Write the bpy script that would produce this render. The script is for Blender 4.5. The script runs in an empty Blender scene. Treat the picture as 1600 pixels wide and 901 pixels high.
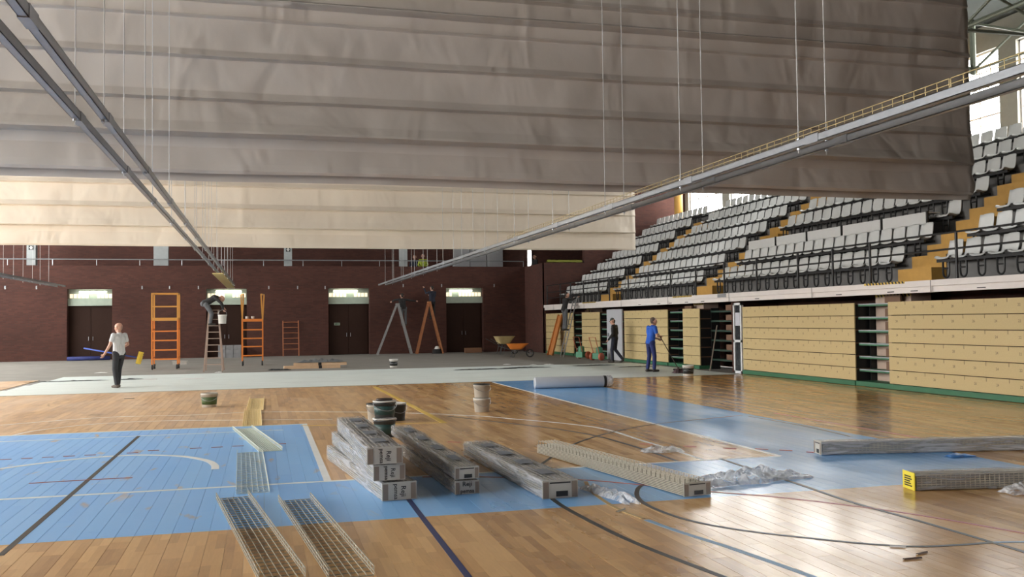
import bpy, math, random
import numpy as np
from mathutils import Vector, Matrix, noise
random.seed(7)
R2D = math.radians
SC = bpy.context.scene
COL = SC.collection
# ------------------------------------------------------------------ camera
F_PX, VP, SLOPE, EYE = 1450.0, (412.0, 505.0), -0.01226, 1.70
fy = Vector((VP[0]-800, VP[1]-450.5, F_PX)).normalized()
upv = fy.cross(Vector((1, SLOPE, 0))).normalized()
if upv.y > 0: upv = -upv
xv = fy.cross(upv).normalized()
if xv.x < 0: xv = -xv
ROT = Matrix((xv, fy, upv))                    # camera axes -> world axes
cam_d = bpy.data.cameras.new('camera'); cam = bpy.data.objects.new('camera', cam_d); COL.objects.link(cam)
cam_d.sensor_width = 36; cam_d.lens = F_PX/1600*36; cam_d.clip_end = 300
right, up, back = ROT@Vector((1,0,0)), ROT@Vector((0,-1,0)), ROT@Vector((0,0,-1))
M4 = Matrix((right, up, back)).transposed().to_4x4(); M4.translation = (0, 0, EYE)
cam.matrix_world = M4
SC.camera = cam
def G(px, py, z=0.0):                          # a pixel's ray met with the height z
    d = ROT@Vector((px-800, py-450.5, F_PX)); t = (z-EYE)/d.z
    return Vector((d.x*t, d.y*t, z))
def proj(p):
    v = ROT.transposed()@(Vector(p)-Vector((0,0,EYE)))
    return 800+F_PX*v.x/v.z, 450.5+F_PX*v.y/v.z
# ------------------------------------------------------------------ sky, daylight, exposure
W = bpy.data.worlds.new('overcast_sky'); SC.world = W; W.use_nodes = True
bg = W.node_tree.nodes['Background']; bg.inputs[0].default_value = (1.0, 0.985, 0.95, 1); bg.inputs[1].default_value = 9.0
SC.view_settings.view_transform = 'Standard'; SC.view_settings.look = 'None'
SC.view_settings.gamma = 1; SC.view_settings.use_curve_mapping = False
SC.view_settings.exposure = 1.4
WIN_Z0, WIN_Z1, ROOF_Z = 6.95, 10.0, 10.8
RIGHT_BAYS = [(41.6-4.5*i, 45.4-4.5*i) for i in range(6)]
LEFT_BAYS = [(-2+4.5*i, 2.1+4.5*i) for i in range(12)]
def portal(loc, rot, sx, sy):
    l = bpy.data.lights.new('sky_portal', 'AREA'); l.shape = 'RECTANGLE'; l.size = sx; l.size_y = sy
    l.cycles.is_portal = True
    o = bpy.data.objects.new('sky_portal', l); COL.objects.link(o); o.location = loc; o.rotation_euler = rot
LEFT_Z0 = 3.2
portal((-17.15, 22.0, (LEFT_Z0+WIN_Z1)/2), (0, R2D(-90), 0), WIN_Z1-LEFT_Z0, 58)
portal((21.95, 32.3, (WIN_Z0+WIN_Z1)/2), (0, R2D(90), 0), WIN_Z1-WIN_Z0, 27)
# ------------------------------------------------------------------ materials
MATS = {}
def nt(name):
    m = bpy.data.materials.new(name); m.use_nodes = True; n = m.node_tree
    return m, n, n.nodes['Principled BSDF']
def mat(name, col, rough=0.6, metal=0.0, var=0.12, scale=6.0, bump=0.0, bscale=40.0, coat=0.0, trans=0.0, spec=0.5):
    if name in MATS: return MATS[name]
    m, n, p = nt(name); N, L = n.nodes, n.links
    geo = N.new('ShaderNodeTexCoord')
    no = N.new('ShaderNodeTexNoise'); no.inputs['Scale'].default_value = scale; no.inputs['Detail'].default_value = 5
    L.new(geo.outputs['Object'], no.inputs['Vector'])
    mx = N.new('ShaderNodeMix'); mx.data_type = 'RGBA'
    mx.inputs[6].default_value = tuple(c*(1-var) for c in col)+(1,); mx.inputs[7].default_value = tuple(min(1, c*(1+var)) for c in col)+(1,)
    L.new(no.outputs['Fac'], mx.inputs[0]); L.new(mx.outputs[2], p.inputs['Base Color'])
    p.inputs['Roughness'].default_value = rough; p.inputs['Metallic'].default_value = metal
    p.inputs['Coat Weight'].default_value = coat; p.inputs['Specular IOR Level'].default_value = spec
    if trans: p.inputs['Transmission Weight'].default_value = trans
    if bump:
        b2 = N.new('ShaderNodeTexNoise'); b2.inputs['Scale'].default_value = bscale; b2.inputs['Detail'].default_value = 6
        L.new(geo.outputs['Object'], b2.inputs['Vector'])
        bn = N.new('ShaderNodeBump'); bn.inputs['Strength'].default_value = bump; bn.inputs['Distance'].default_value = 0.02
        L.new(b2.outputs['Fac'], bn.inputs['Height']); L.new(bn.outputs[0], p.inputs['Normal'])
    MATS[name] = m; return m
def emit(name, col, s):
    if name in MATS: return MATS[name]
    m, n, p = nt(name); p.inputs['Base Color'].default_value = col+(1,)
    p.inputs['Emission Color'].default_value = col+(1,); p.inputs['Emission Strength'].default_value = s
    MATS[name] = m; return m
def film(name, col, alpha, rough=0.18, stretch=(1, 1, 1)):
    m, n, p = nt(name); N, L = n.nodes, n.links
    p.inputs['Base Color'].default_value = col+(1,); p.inputs['Roughness'].default_value = rough
    tc = N.new('ShaderNodeTexCoord'); no = N.new('ShaderNodeTexNoise'); no.inputs['Scale'].default_value = 9; no.inputs['Detail'].default_value = 6
    no.inputs['Distortion'].default_value = 1.2
    mp = N.new('ShaderNodeMapping'); mp.inputs['Scale'].default_value = stretch; L.new(tc.outputs['Object'], mp.inputs[0]); L.new(mp.outputs[0], no.inputs['Vector'])
    mr = N.new('ShaderNodeMapRange'); mr.inputs[1].default_value = .35; mr.inputs[2].default_value = .65
    mr.inputs[3].default_value = max(0, alpha-.3); mr.inputs[4].default_value = min(1, alpha+.3)
    L.new(no.outputs['Fac'], mr.inputs[0]); L.new(mr.outputs[0], p.inputs['Alpha'])
    bn = N.new('ShaderNodeBump'); bn.inputs['Strength'].default_value = .7; bn.inputs['Distance'].default_value = .02
    L.new(no.outputs['Fac'], bn.inputs['Height']); L.new(bn.outputs[0], p.inputs['Normal'])
    return m
def math_n(N, L, op, a, b=None, c=None):
    n = N.new('ShaderNodeMath'); n.operation = op
    for i, v in enumerate((a, b, c)):
        if v is None: continue
        if isinstance(v, (int, float)): n.inputs[i].default_value = v
        else: L.new(v, n.inputs[i])
    return n.outputs[0]
BW, BL = 0.145, 2.0                            # floor board width, length
def board_off(c): return ((c*0.618034) % 1.0)*BL
def floor_material():
    m, n, p = nt('parquet_boards'); N, L = n.nodes, n.links
    g = N.new('ShaderNodeNewGeometry'); s = N.new('ShaderNodeSeparateXYZ'); L.new(g.outputs['Position'], s.inputs[0])
    x, y = s.outputs[0], s.outputs[1]
    M = lambda *a: math_n(N, L, *a)
    c = M('FLOOR', M('DIVIDE', x, BW))
    off = M('MULTIPLY', M('FRACT', M('MULTIPLY', c, 0.618034)), BL)
    r = M('FLOOR', M('DIVIDE', M('ADD', y, off), BL))
    def wn(a, b):
        cx = N.new('ShaderNodeCombineXYZ'); L.new(a, cx.inputs[0]); L.new(b, cx.inputs[1])
        w = N.new('ShaderNodeTexWhiteNoise'); w.noise_dimensions = '2D'; L.new(cx.outputs[0], w.inputs['Vector']); return w.outputs['Value']
    t1 = wn(c, r)
    seg = M('FLOOR', M('DIVIDE', M('ADD', y, M('MULTIPLY', M('FRACT', M('MULTIPLY', c, 0.3819)), 3.0)), 0.5))
    t2 = wn(M('FLOOR', M('DIVIDE', x, BW/2)), seg)
    def noi(sc, det=5, sx=1, sy=1, dist=0):
        mp = N.new('ShaderNodeMapping'); mp.inputs['Scale'].default_value = (sx, sy, 1); L.new(g.outputs['Position'], mp.inputs[0])
        q = N.new('ShaderNodeTexNoise'); q.inputs['Scale'].default_value = sc; q.inputs['Detail'].default_value = det; q.inputs['Distortion'].default_value = dist
        L.new(mp.outputs[0], q.inputs['Vector']); return q.outputs['Fac']
    grain = noi(14, 6, 4, .35)
    tone = M('ADD', M('ADD', M('MULTIPLY', t1, .44), M('MULTIPLY', t2, .34)), M('MULTIPLY', grain, .30))
    ramp = N.new('ShaderNodeValToRGB'); L.new(tone, ramp.inputs[0])
    e = ramp.color_ramp.elements; e[0].position = .12; e[0].color = (.33, .16, .055, 1); e[1].position = .9; e[1].color = (.74, .46, .195, 1)
    q = e.new(.5); q.color = (.55, .30, .11, 1)
    def mix(fac, a, b):
        mx = N.new('ShaderNodeMix'); mx.data_type = 'RGBA'
        if isinstance(fac, (int, float)): mx.inputs[0].default_value = fac
        else: L.new(fac, mx.inputs[0])
        for sock, v in ((mx.inputs[6], a), (mx.inputs[7], b)):
            if isinstance(v, tuple): sock.default_value = v
            else: L.new(v, sock)
        return mx.outputs[2]
    def rng(v, a, b, lo=0., hi=1.):
        mr = N.new('ShaderNodeMapRange'); L.new(v, mr.inputs[0])
        for i, k in enumerate((a, b, lo, hi)): mr.inputs[i+1].default_value = k
        return mr.outputs[0]
    # plaster dust and old glue, most of it where the floor is being taken up
    dustn = noi(1.1, 8, 1, .5, .6)
    left = rng(x, 5.5, -3.0); far = rng(y, 10, 24)
    dust = M('MULTIPLY', M('MULTIPLY', rng(y, 7, 15, .3, 1.0), rng(dustn, .25, .75, .25, 1.0)), M('ADD', M('MULTIPLY', left, .5), M('MULTIPLY', M('MULTIPLY', left, far), .3)))
    wood = mix(dust, ramp.outputs[0], (.72, .57, .44, 1))
    stain = rng(noi(2.3, 7, 1, .4, 1.0), .60, .72)
    wood = mix(M('MULTIPLY', stain, rng(x, 4, -1, .18, .5)), wood, (.20, .115, .06, 1))
    # blue paint zones
    def box(x0, x1, y0, y1):
        f = None
        for v, k, op in ((x, x0, 'GREATER_THAN'), (x, x1, 'LESS_THAN'), (y, y0, 'GREATER_THAN'), (y, y1, 'LESS_THAN')):
            h = M(op, v, k); f = h if f is None else M('MULTIPLY', f, h)
        return f
    zone = M('MAXIMUM', M('MAXIMUM', box(-14, .68, 8.08, 16.1), box(-14, 8.24, 8.08, 10.2)), box(6.1, 8.24, 8.08, 26))
    wearn = noi(2.6, 9, 1.6, .5, .4)
    wear = M('MULTIPLY', rng(wearn, .63, .72), rng(x, 1.5, .0))
    wear = M('MULTIPLY', wear, .8)
    blue = mix(rng(t1, 0, 1), (.18, .45, .86, 1), (.22, .50, .88, 1))
    blue = mix(M('MULTIPLY', dust, .5), blue, (.55, .65, .75, 1))
    col = mix(M('MULTIPLY', zone, M('SUBTRACT', 1.0, wear)), wood, blue)
    L.new(col, p.inputs['Base Color'])
    ro = M('ADD', rng(noi(1.2, 4, 1, .4), .3, .7, .14, .23), M('MULTIPLY', dust, .2))
    ro = M('ADD', ro, M('MULTIPLY', left, .26))
    L.new(ro, p.inputs['Roughness']); p.inputs['Specular IOR Level'].default_value = .55
    bn = N.new('ShaderNodeBump'); bn.inputs['Strength'].default_value = .06; bn.inputs['Distance'].default_value = .003
    L.new(M('ADD', grain, M('MULTIPLY', t2, .6)), bn.inputs['Height']); L.new(bn.outputs[0], p.inputs['Normal'])
    return m
def brick_material(name, c1, c2, mortar):
    m, n, p = nt(name); N, L = n.nodes, n.links
    g = N.new('ShaderNodeNewGeometry'); s = N.new('ShaderNodeSeparateXYZ'); L.new(g.outputs['Position'], s.inputs[0])
    cx = N.new('ShaderNodeCombineXYZ'); L.new(math_n(N, L, 'ADD', s.outputs[0], s.outputs[1]), cx.inputs[0]); L.new(s.outputs[2], cx.inputs[1])
    b = N.new('ShaderNodeTexBrick'); L.new(cx.outputs[0], b.inputs['Vector'])
    b.inputs['Color1'].default_value = c1+(1,); b.inputs['Color2'].default_value = c2+(1,); b.inputs['Mortar'].default_value = mortar+(1,)
    b.inputs['Scale'].default_value = 1; b.inputs['Brick Width'].default_value = .25; b.inputs['Row Height'].default_value = .075
    b.inputs['Mortar Size'].default_value = .006; b.inputs['Bias'].default_value = -.1
    no = N.new('ShaderNodeTexNoise'); no.inputs['Scale'].default_value = .6; no.inputs['Detail'].default_value = 6; L.new(g.outputs['Position'], no.inputs['Vector'])
    mx = N.new('ShaderNodeMix'); mx.data_type = 'RGBA'; mx.blend_type = 'MULTIPLY'; mx.inputs[0].default_value = .6
    L.new(b.outputs['Color'], mx.inputs[6]); L.new(no.outputs['Fac'], mx.inputs[7]); L.new(mx.outputs[2], p.inputs['Base Color'])
    p.inputs['Roughness'].default_value = .85
    bn = N.new('ShaderNodeBump'); bn.inputs['Strength'].default_value = .5; bn.inputs['Distance'].default_value = .01; bn.invert = True
    L.new(b.outputs['Fac'], bn.inputs['Height']); L.new(bn.outputs[0], p.inputs['Normal'])
    return m
def curtain_material(name, ca, cb):
    m, n, p = nt(name); N, L = n.nodes, n.links
    tc = N.new('ShaderNodeNewGeometry')
    def noi(sc, s, det=5, dist=0):
        mp = N.new('ShaderNodeMapping'); mp.inputs['Scale'].default_value = s; mp.inputs['Rotation'].default_value = (0, .75, 0); L.new(tc.outputs['Position'], mp.inputs[0])
        q = N.new('ShaderNodeTexNoise'); q.inputs['Scale'].default_value = sc; q.inputs['Detail'].default_value = det; q.inputs['Distortion'].default_value = dist
        L.new(mp.outputs[0], q.inputs['Vector']); return q.outputs['Fac']
    mx = N.new('ShaderNodeMix'); mx.data_type = 'RGBA'; mx.inputs[6].default_value = ca+(1,); mx.inputs[7].default_value = cb+(1,)
    L.new(noi(.8, (1, 1, 1)), mx.inputs[0]); L.new(mx.outputs[2], p.inputs['Base Color'])
    p.inputs['Roughness'].default_value = .5; p.inputs['Specular IOR Level'].default_value = .35
    h = math_n(N, L, 'ADD', math_n(N, L, 'MULTIPLY', noi(1.25, (.9, 1, .42), 2, .6), 1.0), math_n(N, L, 'MULTIPLY', noi(3, (1, 1, .6), 3), .10))
    bn = N.new('ShaderNodeBump'); bn.inputs['Strength'].default_value = .8; bn.inputs['Distance'].default_value = .11
    L.new(h, bn.inputs['Height']); L.new(bn.outputs[0], p.inputs['Normal'])
    return m
FLOOR_M = floor_material()
BRICK = brick_material('dark_red_brick', (.12, .039, .026), (.085, .026, .018), (.072, .036, .027))
CURT_A = curtain_material('shaded_curtain_fabric', (.43, .385, .34), (.50, .45, .40))  # same cloth as the far curtain, its dimmer light mixed into this colour
CURT_B = curtain_material('lit_curtain_fabric', (.68, .60, .50), (.76, .68, .57))  # far curtain of that cloth, stronger light mixed into this paler colour
CONC = mat('bare_concrete', (.25, .235, .21), .8, var=.25, scale=1.2, bump=.25, bscale=20)
PALE = mat('pale_underlay', (.74, .80, .77), .5, var=.10, scale=.9)
WHITE_P = mat('white_line_paint', (.80, .80, .78), .4, var=.12, scale=3)
BLACK_P = mat('black_line_paint', (.03, .03, .032), .45, var=.2)
NAVY_P = mat('navy_line_paint', (.02, .035, .13), .45)
RED_P = mat('red_line_paint', (.34, .06, .055), .45)
YEL_P = mat('yellow_line_paint', (.74, .50, .10), .45, var=.15)
LBL_P = mat('faded_blue_line_paint', (.22, .36, .52), .45)
ORANGE = mat('orange_enamel', (.72, .22, .035), .45, var=.12)
STEEL = mat('galvanised_steel', (.38, .40, .43), .42, .75, var=.15, scale=9)
ZINC = mat('yellow_zinc_wire', (.50, .40, .20), .4, .6, var=.15)
BLACK = mat('black_steel', (.012, .012, .013), .5)
GREEN = mat('green_enamel', (.035, .14, .07), .5)
BEIGE = mat('beige_chipboard', (.50, .385, .19), .6, var=.07, scale=30)
SEATP = mat('white_seat_plastic', (.64, .65, .64), .35, var=.05)
OCHRE = mat('ochre_painted_step', (.48, .27, .06), .65, var=.15)
WHITEC = mat('white_painted_concrete', (.68, .63, .60), .7, var=.08, scale=3, bump=.1)
GREYD = mat('grey_door_metal', (.44, .45, .48), .5, var=.06)
DARKW = mat('dark_brown_door', (.035, .016, .011), .7, spec=.2)
CARD = mat('cardboard', (.55, .38, .24), .8, var=.15)
# ------------------------------------------------------------------ mesh helpers
class MB:
    def __init__(s): s.v = []; s.f = []; s.m = []
    def add(s, v, f, mi=0):
        o = len(s.v); s.v += [tuple(p) for p in v]; s.f += [tuple(i+o for i in q) for q in f]; s.m += [mi]*len(f); return s
    def box(s, x0, x1, y0, y1, z0, z1, M=None, mi=0):
        v = [Vector((x, y, z)) for z in (z0, z1) for y in (y0, y1) for x in (x0, x1)]
        if M is not None: v = [M@p for p in v]
        return s.add(v, [(0,2,3,1), (4,5,7,6), (0,1,5,4), (2,6,7,3), (0,4,6,2), (1,3,7,5)], mi)
    def tube(s, pts, r, n=6, mi=0, cap=True, rs=None):
        pts = [Vector(p) for p in pts]; v = []; f = []
        t0 = (pts[1]-pts[0]).normalized(); a = t0.orthogonal().normalized()
        for i, p in enumerate(pts):
            t = (pts[min(i+1, len(pts)-1)]-pts[max(i-1, 0)]).normalized()
            a = (a-t*a.dot(t)).normalized(); b = t.cross(a); rr = rs[i] if rs else r
            v += [p+(a*math.cos(k*2*math.pi/n)+b*math.sin(k*2*math.pi/n))*rr for k in range(n)]
        for i in range(len(pts)-1):
            f += [(i*n+k, i*n+(k+1) % n, (i+1)*n+(k+1) % n, (i+1)*n+k) for k in range(n)]
        if cap: f += [tuple(range(n))[::-1], tuple((len(pts)-1)*n+k for k in range(n))]
        return s.add(v, f, mi)
    def bar(s, a, b, w, h, mi=0):                       # rectangular bar from a to b
        a, b = Vector(a), Vector(b); t = (b-a).normalized()
        u = Vector((0,0,1)) if abs(t.z) < .95 else Vector((0,1,0))
        x = t.cross(u).normalized(); u = x.cross(t)
        v = [p+x*i*w/2+u*j*h/2 for p in (a, b) for i, j in ((-1,-1), (1,-1), (1,1), (-1,1))]
        return s.add(v, [(3,2,1,0), (4,5,6,7), (0,1,5,4), (1,2,6,5), (2,3,7,6), (3,0,4,7)], mi)
    def lathe(s, prof, n=20, c=(0,0,0), M=None, mi=0):
        v = []; f = []
        for r, z in prof:
            v += [Vector((c[0]+r*math.cos(k*2*math.pi/n), c[1]+r*math.sin(k*2*math.pi/n), c[2]+z)) for k in range(n)]
        for i in range(len(prof)-1):
            f += [(i*n+k, i*n+(k+1) % n, (i+1)*n+(k+1) % n, (i+1)*n+k) for k in range(n)]
        if prof[0][0] > 1e-4: f.append(tuple(range(n))[::-1])
        if prof[-1][0] > 1e-4: f.append(tuple((len(prof)-1)*n+k for k in range(n)))
        if M is not None: v = [M@p for p in v]
        return s.add(v, f, mi)
    def grid(s, fn, nu, nv, mi=0):
        v = [fn(i/nu, j/nv) for j in range(nv+1) for i in range(nu+1)]
        f = [(j*(nu+1)+i, j*(nu+1)+i+1, (j+1)*(nu+1)+i+1, (j+1)*(nu+1)+i) for j in range(nv) for i in range(nu)]
        return s.add(v, f, mi)
    def capsule(s, a, b, ra, rb, n=10, mi=0):
        a, b = Vector(a), Vector(b); d = b-a
        t = d.normalized() if d.length > 1e-6 else Vector((0,0,1)); pts = []; rs = []
        for k in range(5):
            an = math.pi/2*(1-k/4.5); pts.append(a-t*ra*math.sin(an)); rs.append(max(.002, ra*math.cos(an)))
        for k in range(5):
            an = math.pi/2*(k+.5)/4.5; pts.append(b+t*rb*math.sin(an)); rs.append(max(.002, rb*math.cos(an)))
        return s.tube(pts, 1, n, mi, True, rs)
    def mesh(s, name, mats, smooth=False):
        me = bpy.data.meshes.new(name); me.from_pydata(s.v, [], s.f)
        for m in (mats if isinstance(mats, (list, tuple)) else [mats]): me.materials.append(m)
        if max(s.m, default=0): me.polygons.foreach_set('material_index', s.m)
        if smooth: me.polygons.foreach_set('use_smooth', [True]*len(me.polygons))
        me.update(); return me
    def build(s, name, mats, parent=None, smooth=False, **k):
        return link(name, s.mesh(name, mats, smooth), parent, **k)
def link(name, me, parent=None, loc=None, rotz=None, label=None, cat=None, group=None, kind=None):
    o = bpy.data.objects.new(name, me); COL.objects.link(o)
    if parent: o.parent = parent
    if loc is not None: o.location = loc
    if rotz is not None: o.rotation_euler = (0, 0, rotz)
    for k, v in (('label', label), ('category', cat), ('group', group), ('kind', kind)):
        if v: o[k] = v
    return o
def thing(name, label, cat, loc=(0,0,0), rotz=0, group=None): return link(name, None, None, loc, rotz, label, cat, group)
def copy_tree(o, parent=None, loc=None, rotz=None, label=None):
    c = o.copy(); COL.objects.link(c)
    if parent: c.parent = parent
    if loc is not None: c.location = loc
    if rotz is not None: c.rotation_euler = (0, 0, rotz)
    if label: c['label'] = label
    for ch in list(o.children): copy_tree(ch, c)
    return c
def struct(name, mb, m, parent=None, label=None, smooth=False): return mb.build(name, m, parent, smooth, kind=None if parent else 'structure', label=label)
_TX = {}
def text_mb(mb, body, size, M, mi=0):                  # flat letters written in the local xy plane of M
    key = body
    if key not in _TX:
        cu = bpy.data.curves.new('lettering', 'FONT'); cu.body = body; cu.size = 1; cu.resolution_u = 2; cu.align_x = 'CENTER'; cu.align_y = 'CENTER'; cu.offset = .012
        o = bpy.data.objects.new('lettering', cu); COL.objects.link(o)
        me = bpy.data.meshes.new_from_object(o.evaluated_get(bpy.context.evaluated_depsgraph_get()))
        _TX[key] = ([v.co.copy() for v in me.vertices], [tuple(p.vertices) for p in me.polygons])
        bpy.data.objects.remove(o); bpy.data.curves.remove(cu); bpy.data.meshes.remove(me)
    v, f = _TX[key]
    mb.add([M@(p*size) for p in v], f, mi)
def frame(o, x, y):                                     # matrix with origin o, local x and y axes
    x, y = Vector(x).normalized(), Vector(y).normalized(); z = x.cross(y)
    m = Matrix((x, y, z)).transposed().to_4x4(); m.translation = o; return m
def spline(pts, n=10):
    pts = [Vector(p) for p in pts]
    if len(pts) < 3: return pts
    out = []
    for i in range(len(pts)-1):
        p0, p1, p2, p3 = pts[max(i-1, 0)], pts[i], pts[i+1], pts[min(i+2, len(pts)-1)]
        for k in range(n):
            t = k/n
            out.append(.5*((2*p1)+(p2-p0)*t+(2*p0-5*p1+4*p2-p3)*t*t+(3*p1-p0-3*p2+p3)*t**3))
    return out+[pts[-1]]
# ------------------------------------------------------------------ floor
Y_EDGE, Y_SHEET, Y_BACK, X_SIDE = 25.2, 33.6, 49.5, 14.0
mb = MB(); mb.box(-17.2, 22.3, -6, 54, -.30, -.03)
floor = struct('floor', mb, CONC, label='sports hall floor, half of its boards already taken up')
boards = []
c0, c1 = int(-17.2/BW), int(16.0/BW)
for c in range(c0, c1):
    x = (c+.5)*BW; off = board_off(c); r0 = math.floor((-6+off)/BL)
    y = r0*BL-off
    top = 32.0 if x < -6.75 else Y_EDGE
    while y < top:
        a, b = max(y, -6), min(y+BL, top)
        if b-a > .05:
            q = proj((x, (a+b)/2, 0)) if (a+b)/2 > 1 else (9e9, 9e9)
            vis = -60 < q[0] < 1660 and proj((x, b, 0))[1] < 915 if b > 3 else False
            boards.append((x, a, b, (b-a)/((a+b)/2)**2 if vis else 0))
        y += BL
boards.sort(key=lambda t: -t[3])
def board_mesh(length):
    m = MB(); w = BW/2-.0011; l = length/2-.0011; h = .0007
    v = [(-w,-l,-.028), (w,-l,-.028), (w,l,-.028), (-w,l,-.028), (-w,-l,-h), (w,-l,-h), (w,l,-h), (-w,l,-h), (-w+h,-l+h,0), (w-h,-l+h,0), (w-h,l-h,0), (-w+h,l-h,0)]
    m.add(v, [(0,1,5,4), (1,2,6,5), (2,3,7,6), (3,0,4,7), (4,5,9,8), (5,6,10,9), (6,7,11,10), (7,4,8,11), (8,9,10,11)]); return m
bm_full = board_mesh(BL).mesh('floor_board', FLOOR_M); rest = MB()
for i, (x, a, b, k) in enumerate(boards):
    if i < 300:
        me = bm_full if abs(b-a-BL) < .01 else board_mesh(b-a).mesh('floor_board', FLOOR_M)
        link('floor_board', me, floor, (x, (a+b)/2, 0))
    else:
        q = board_mesh(b-a); rest.add([(p[0]+x, p[1]+(a+b)/2, p[2]) for p in q.v], q.f)
rest.build('floor_board', FLOOR_M, floor, kind='stuff')
mb = MB(); mb.box(-6.75, 14.9, Y_EDGE+.002, 52, -.029, 0); mb.box(-17.2, -6.75, 32.002, 52, -.029, 0)
mb.build('concrete_slab', CONC, floor)
def line(px, w, m, label, closed=False, ground=None):
    pts = spline(ground if ground else [G(*p) for p in px]); L_ = []; R_ = []
    for i, p in enumerate(pts):
        t = (pts[min(i+1, len(pts)-1)]-pts[max(i-1, 0)]).normalized(); s = Vector((-t.y, t.x, 0))*w/2
        L_.append((p.x+s.x, p.y+s.y)); R_.append((p.x-s.x, p.y-s.y))
    n = len(pts); line.k = getattr(line, 'k', 0)+1; zt = .0008+.00012*line.k
    v = [(x, y, zt) for x, y in L_]+[(x, y, zt) for x, y in R_]+[(x, y, .0002) for x, y in L_]+[(x, y, .0002) for x, y in R_]
    f = [(n+i, n+i+1, i+1, i) for i in range(n-1)]+[(i, i+1, 2*n+i+1, 2*n+i) for i in range(n-1)]+[(n+i+1, n+i, 3*n+i, 3*n+i+1) for i in range(n-1)]
    MB().add(v, f).build('court_line', m, floor, label=label)
V3 = lambda *a: Vector(a+(0,)*(3-len(a)))
line(None, .07, WHITE_P, 'white court line', ground=[V3(-9, 10.2), V3(6.1, 10.2)])
line(None, .08, WHITE_P, 'white court line', ground=[V3(.66, 10.2), V3(.66, 16.1)])
line(None, .07, WHITE_P, 'white court line', ground=[V3(-9, 16.08), V3(.70, 16.08)])
line(None, .05, WHITE_P, 'faint white court line', ground=[V3(-9, 15.25), V3(.3, 15.3)])
line(None, .07, WHITE_P, 'white court line', ground=[V3(6.1, 10.2), V3(6.1, 24.9)])
line([(1099,718), (1050,702), (1000,687), (945,670), (880,661), (800,654), (745,649.5), (640,645), (520,643), (400,643.5), (300,648), (159,652), (0,664)], .055, WHITE_P, 'white three-point arc')
line([(15,681), (60,672), (151,662), (260,657), (378,656), (520,655)], .05, WHITE_P, 'faint white arc')
line([(0,732), (68,723), (140,715), (204,711), (250,711), (288,713), (322,719), (335,726), (336,733)], .09, WHITE_P, 'white arc on the blue paint')
line([(0,868), (100,782), (217,681)], .05, BLACK_P, 'black court line')
line([(620,755), (650,795), (690,847), (735,905)], .05, NAVY_P, 'dark blue court line')
line([(838,752), (868,783), (930,818), (1000,851), (1130,901), (1180,918)], .05, BLACK_P, 'black curved line')
line([(1030,752), (1003,758), (995,768), (999,780), (1020,793), (1060,808), (1110,820), (1180,831), (1260,840), (1350,849), (1430,853.5), (1500,851), (1552,847)], .045, BLACK_P, 'black curved line')
line([(700,650), (800,661.6), (870,670), (935,681.7), (1000,700), (1059,720.5)], .05, BLACK_P, 'black arc')
line([(844,726), (896,694), (958,674.5), (1030,661.6), (1159,648.6)], .04, BLACK_P, 'thin black arc')
line([(1125,716), (1175,733), (1250,757), (1330,784), (1430,812), (1560,850), (1620,868)], .045, BLACK_P, 'black court line')
line([(660,745), (760,745), (900,749), (1000,757), (1110,768), (1220,777), (1400,799), (1620,836)], .035, RED_P, 'red court line')
line([(1010,812), (1060,830), (1130,852), (1200,876), (1290,908)], .05, LBL_P, 'faded blue line')
line([(1552,847), (1640,846)], .035, LBL_P, 'faded blue line')
line([(585,604), (640,632), (695,661)], .10, YEL_P, 'yellow court line')
line([(470,665), (600,662), (690,660)], .05, YEL_P, 'faint yellow court line')
line([(1210,645), (1320,664), (1450,686)], .035, RED_P, 'red court line')
line([(1170,650), (1260,666), (1330,682)], .03, BLACK_P, 'thin black court line')
line([(915,752), (925,768), (960,792), (1005,810)], .04, mat('worn_tan_line_paint', (.50, .34, .15), .5), 'worn tan line')
line([(45,755), (130,750), (207,746)], .03, RED_P, 'faint red line')
for k in range(14):
    x0 = 0+33*k; y0 = 718-.052*x0-(0 if k < 7 else 2)
    if k in (5, 8): continue
    line([(x0, y0), (x0+18, y0-.8)], .03, RED_P, 'red dash')
for px in [(640,690.5), (700,690), (1000,693), (1068,697), (1130,700), (1180,701), (1218,703), (1260,706)]:
    line([px, (px[0]+20, px[1]+1)], .03, RED_P, 'red dash')
# pale underlay strips rolled out where the boards are gone
ys = [Y_EDGE+.02, 27.3, 29.4, 31.5, Y_SHEET]
for i in range(4):
    a, b = ys[i], ys[i+1]-.015
    def fn(u, v, a=a, b=b, i=i):
        xl = -6.7+i*.1; x = xl+(13.75-xl)*u; y = a+(b-a)*v
        return (x, y, .005)
    top = MB().grid(fn, 90, 6); n = len(top.v)
    top.build('underlay_strip', PALE, smooth=True, cat='floor underlay', group='underlay strips',
              label=['pale green underlay strip laid along the edge of the wooden boards', 'second pale underlay strip out from the wooden boards', 'third pale underlay strip out from the wooden boards', 'pale underlay strip laid along the bare grey concrete'][i])
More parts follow.
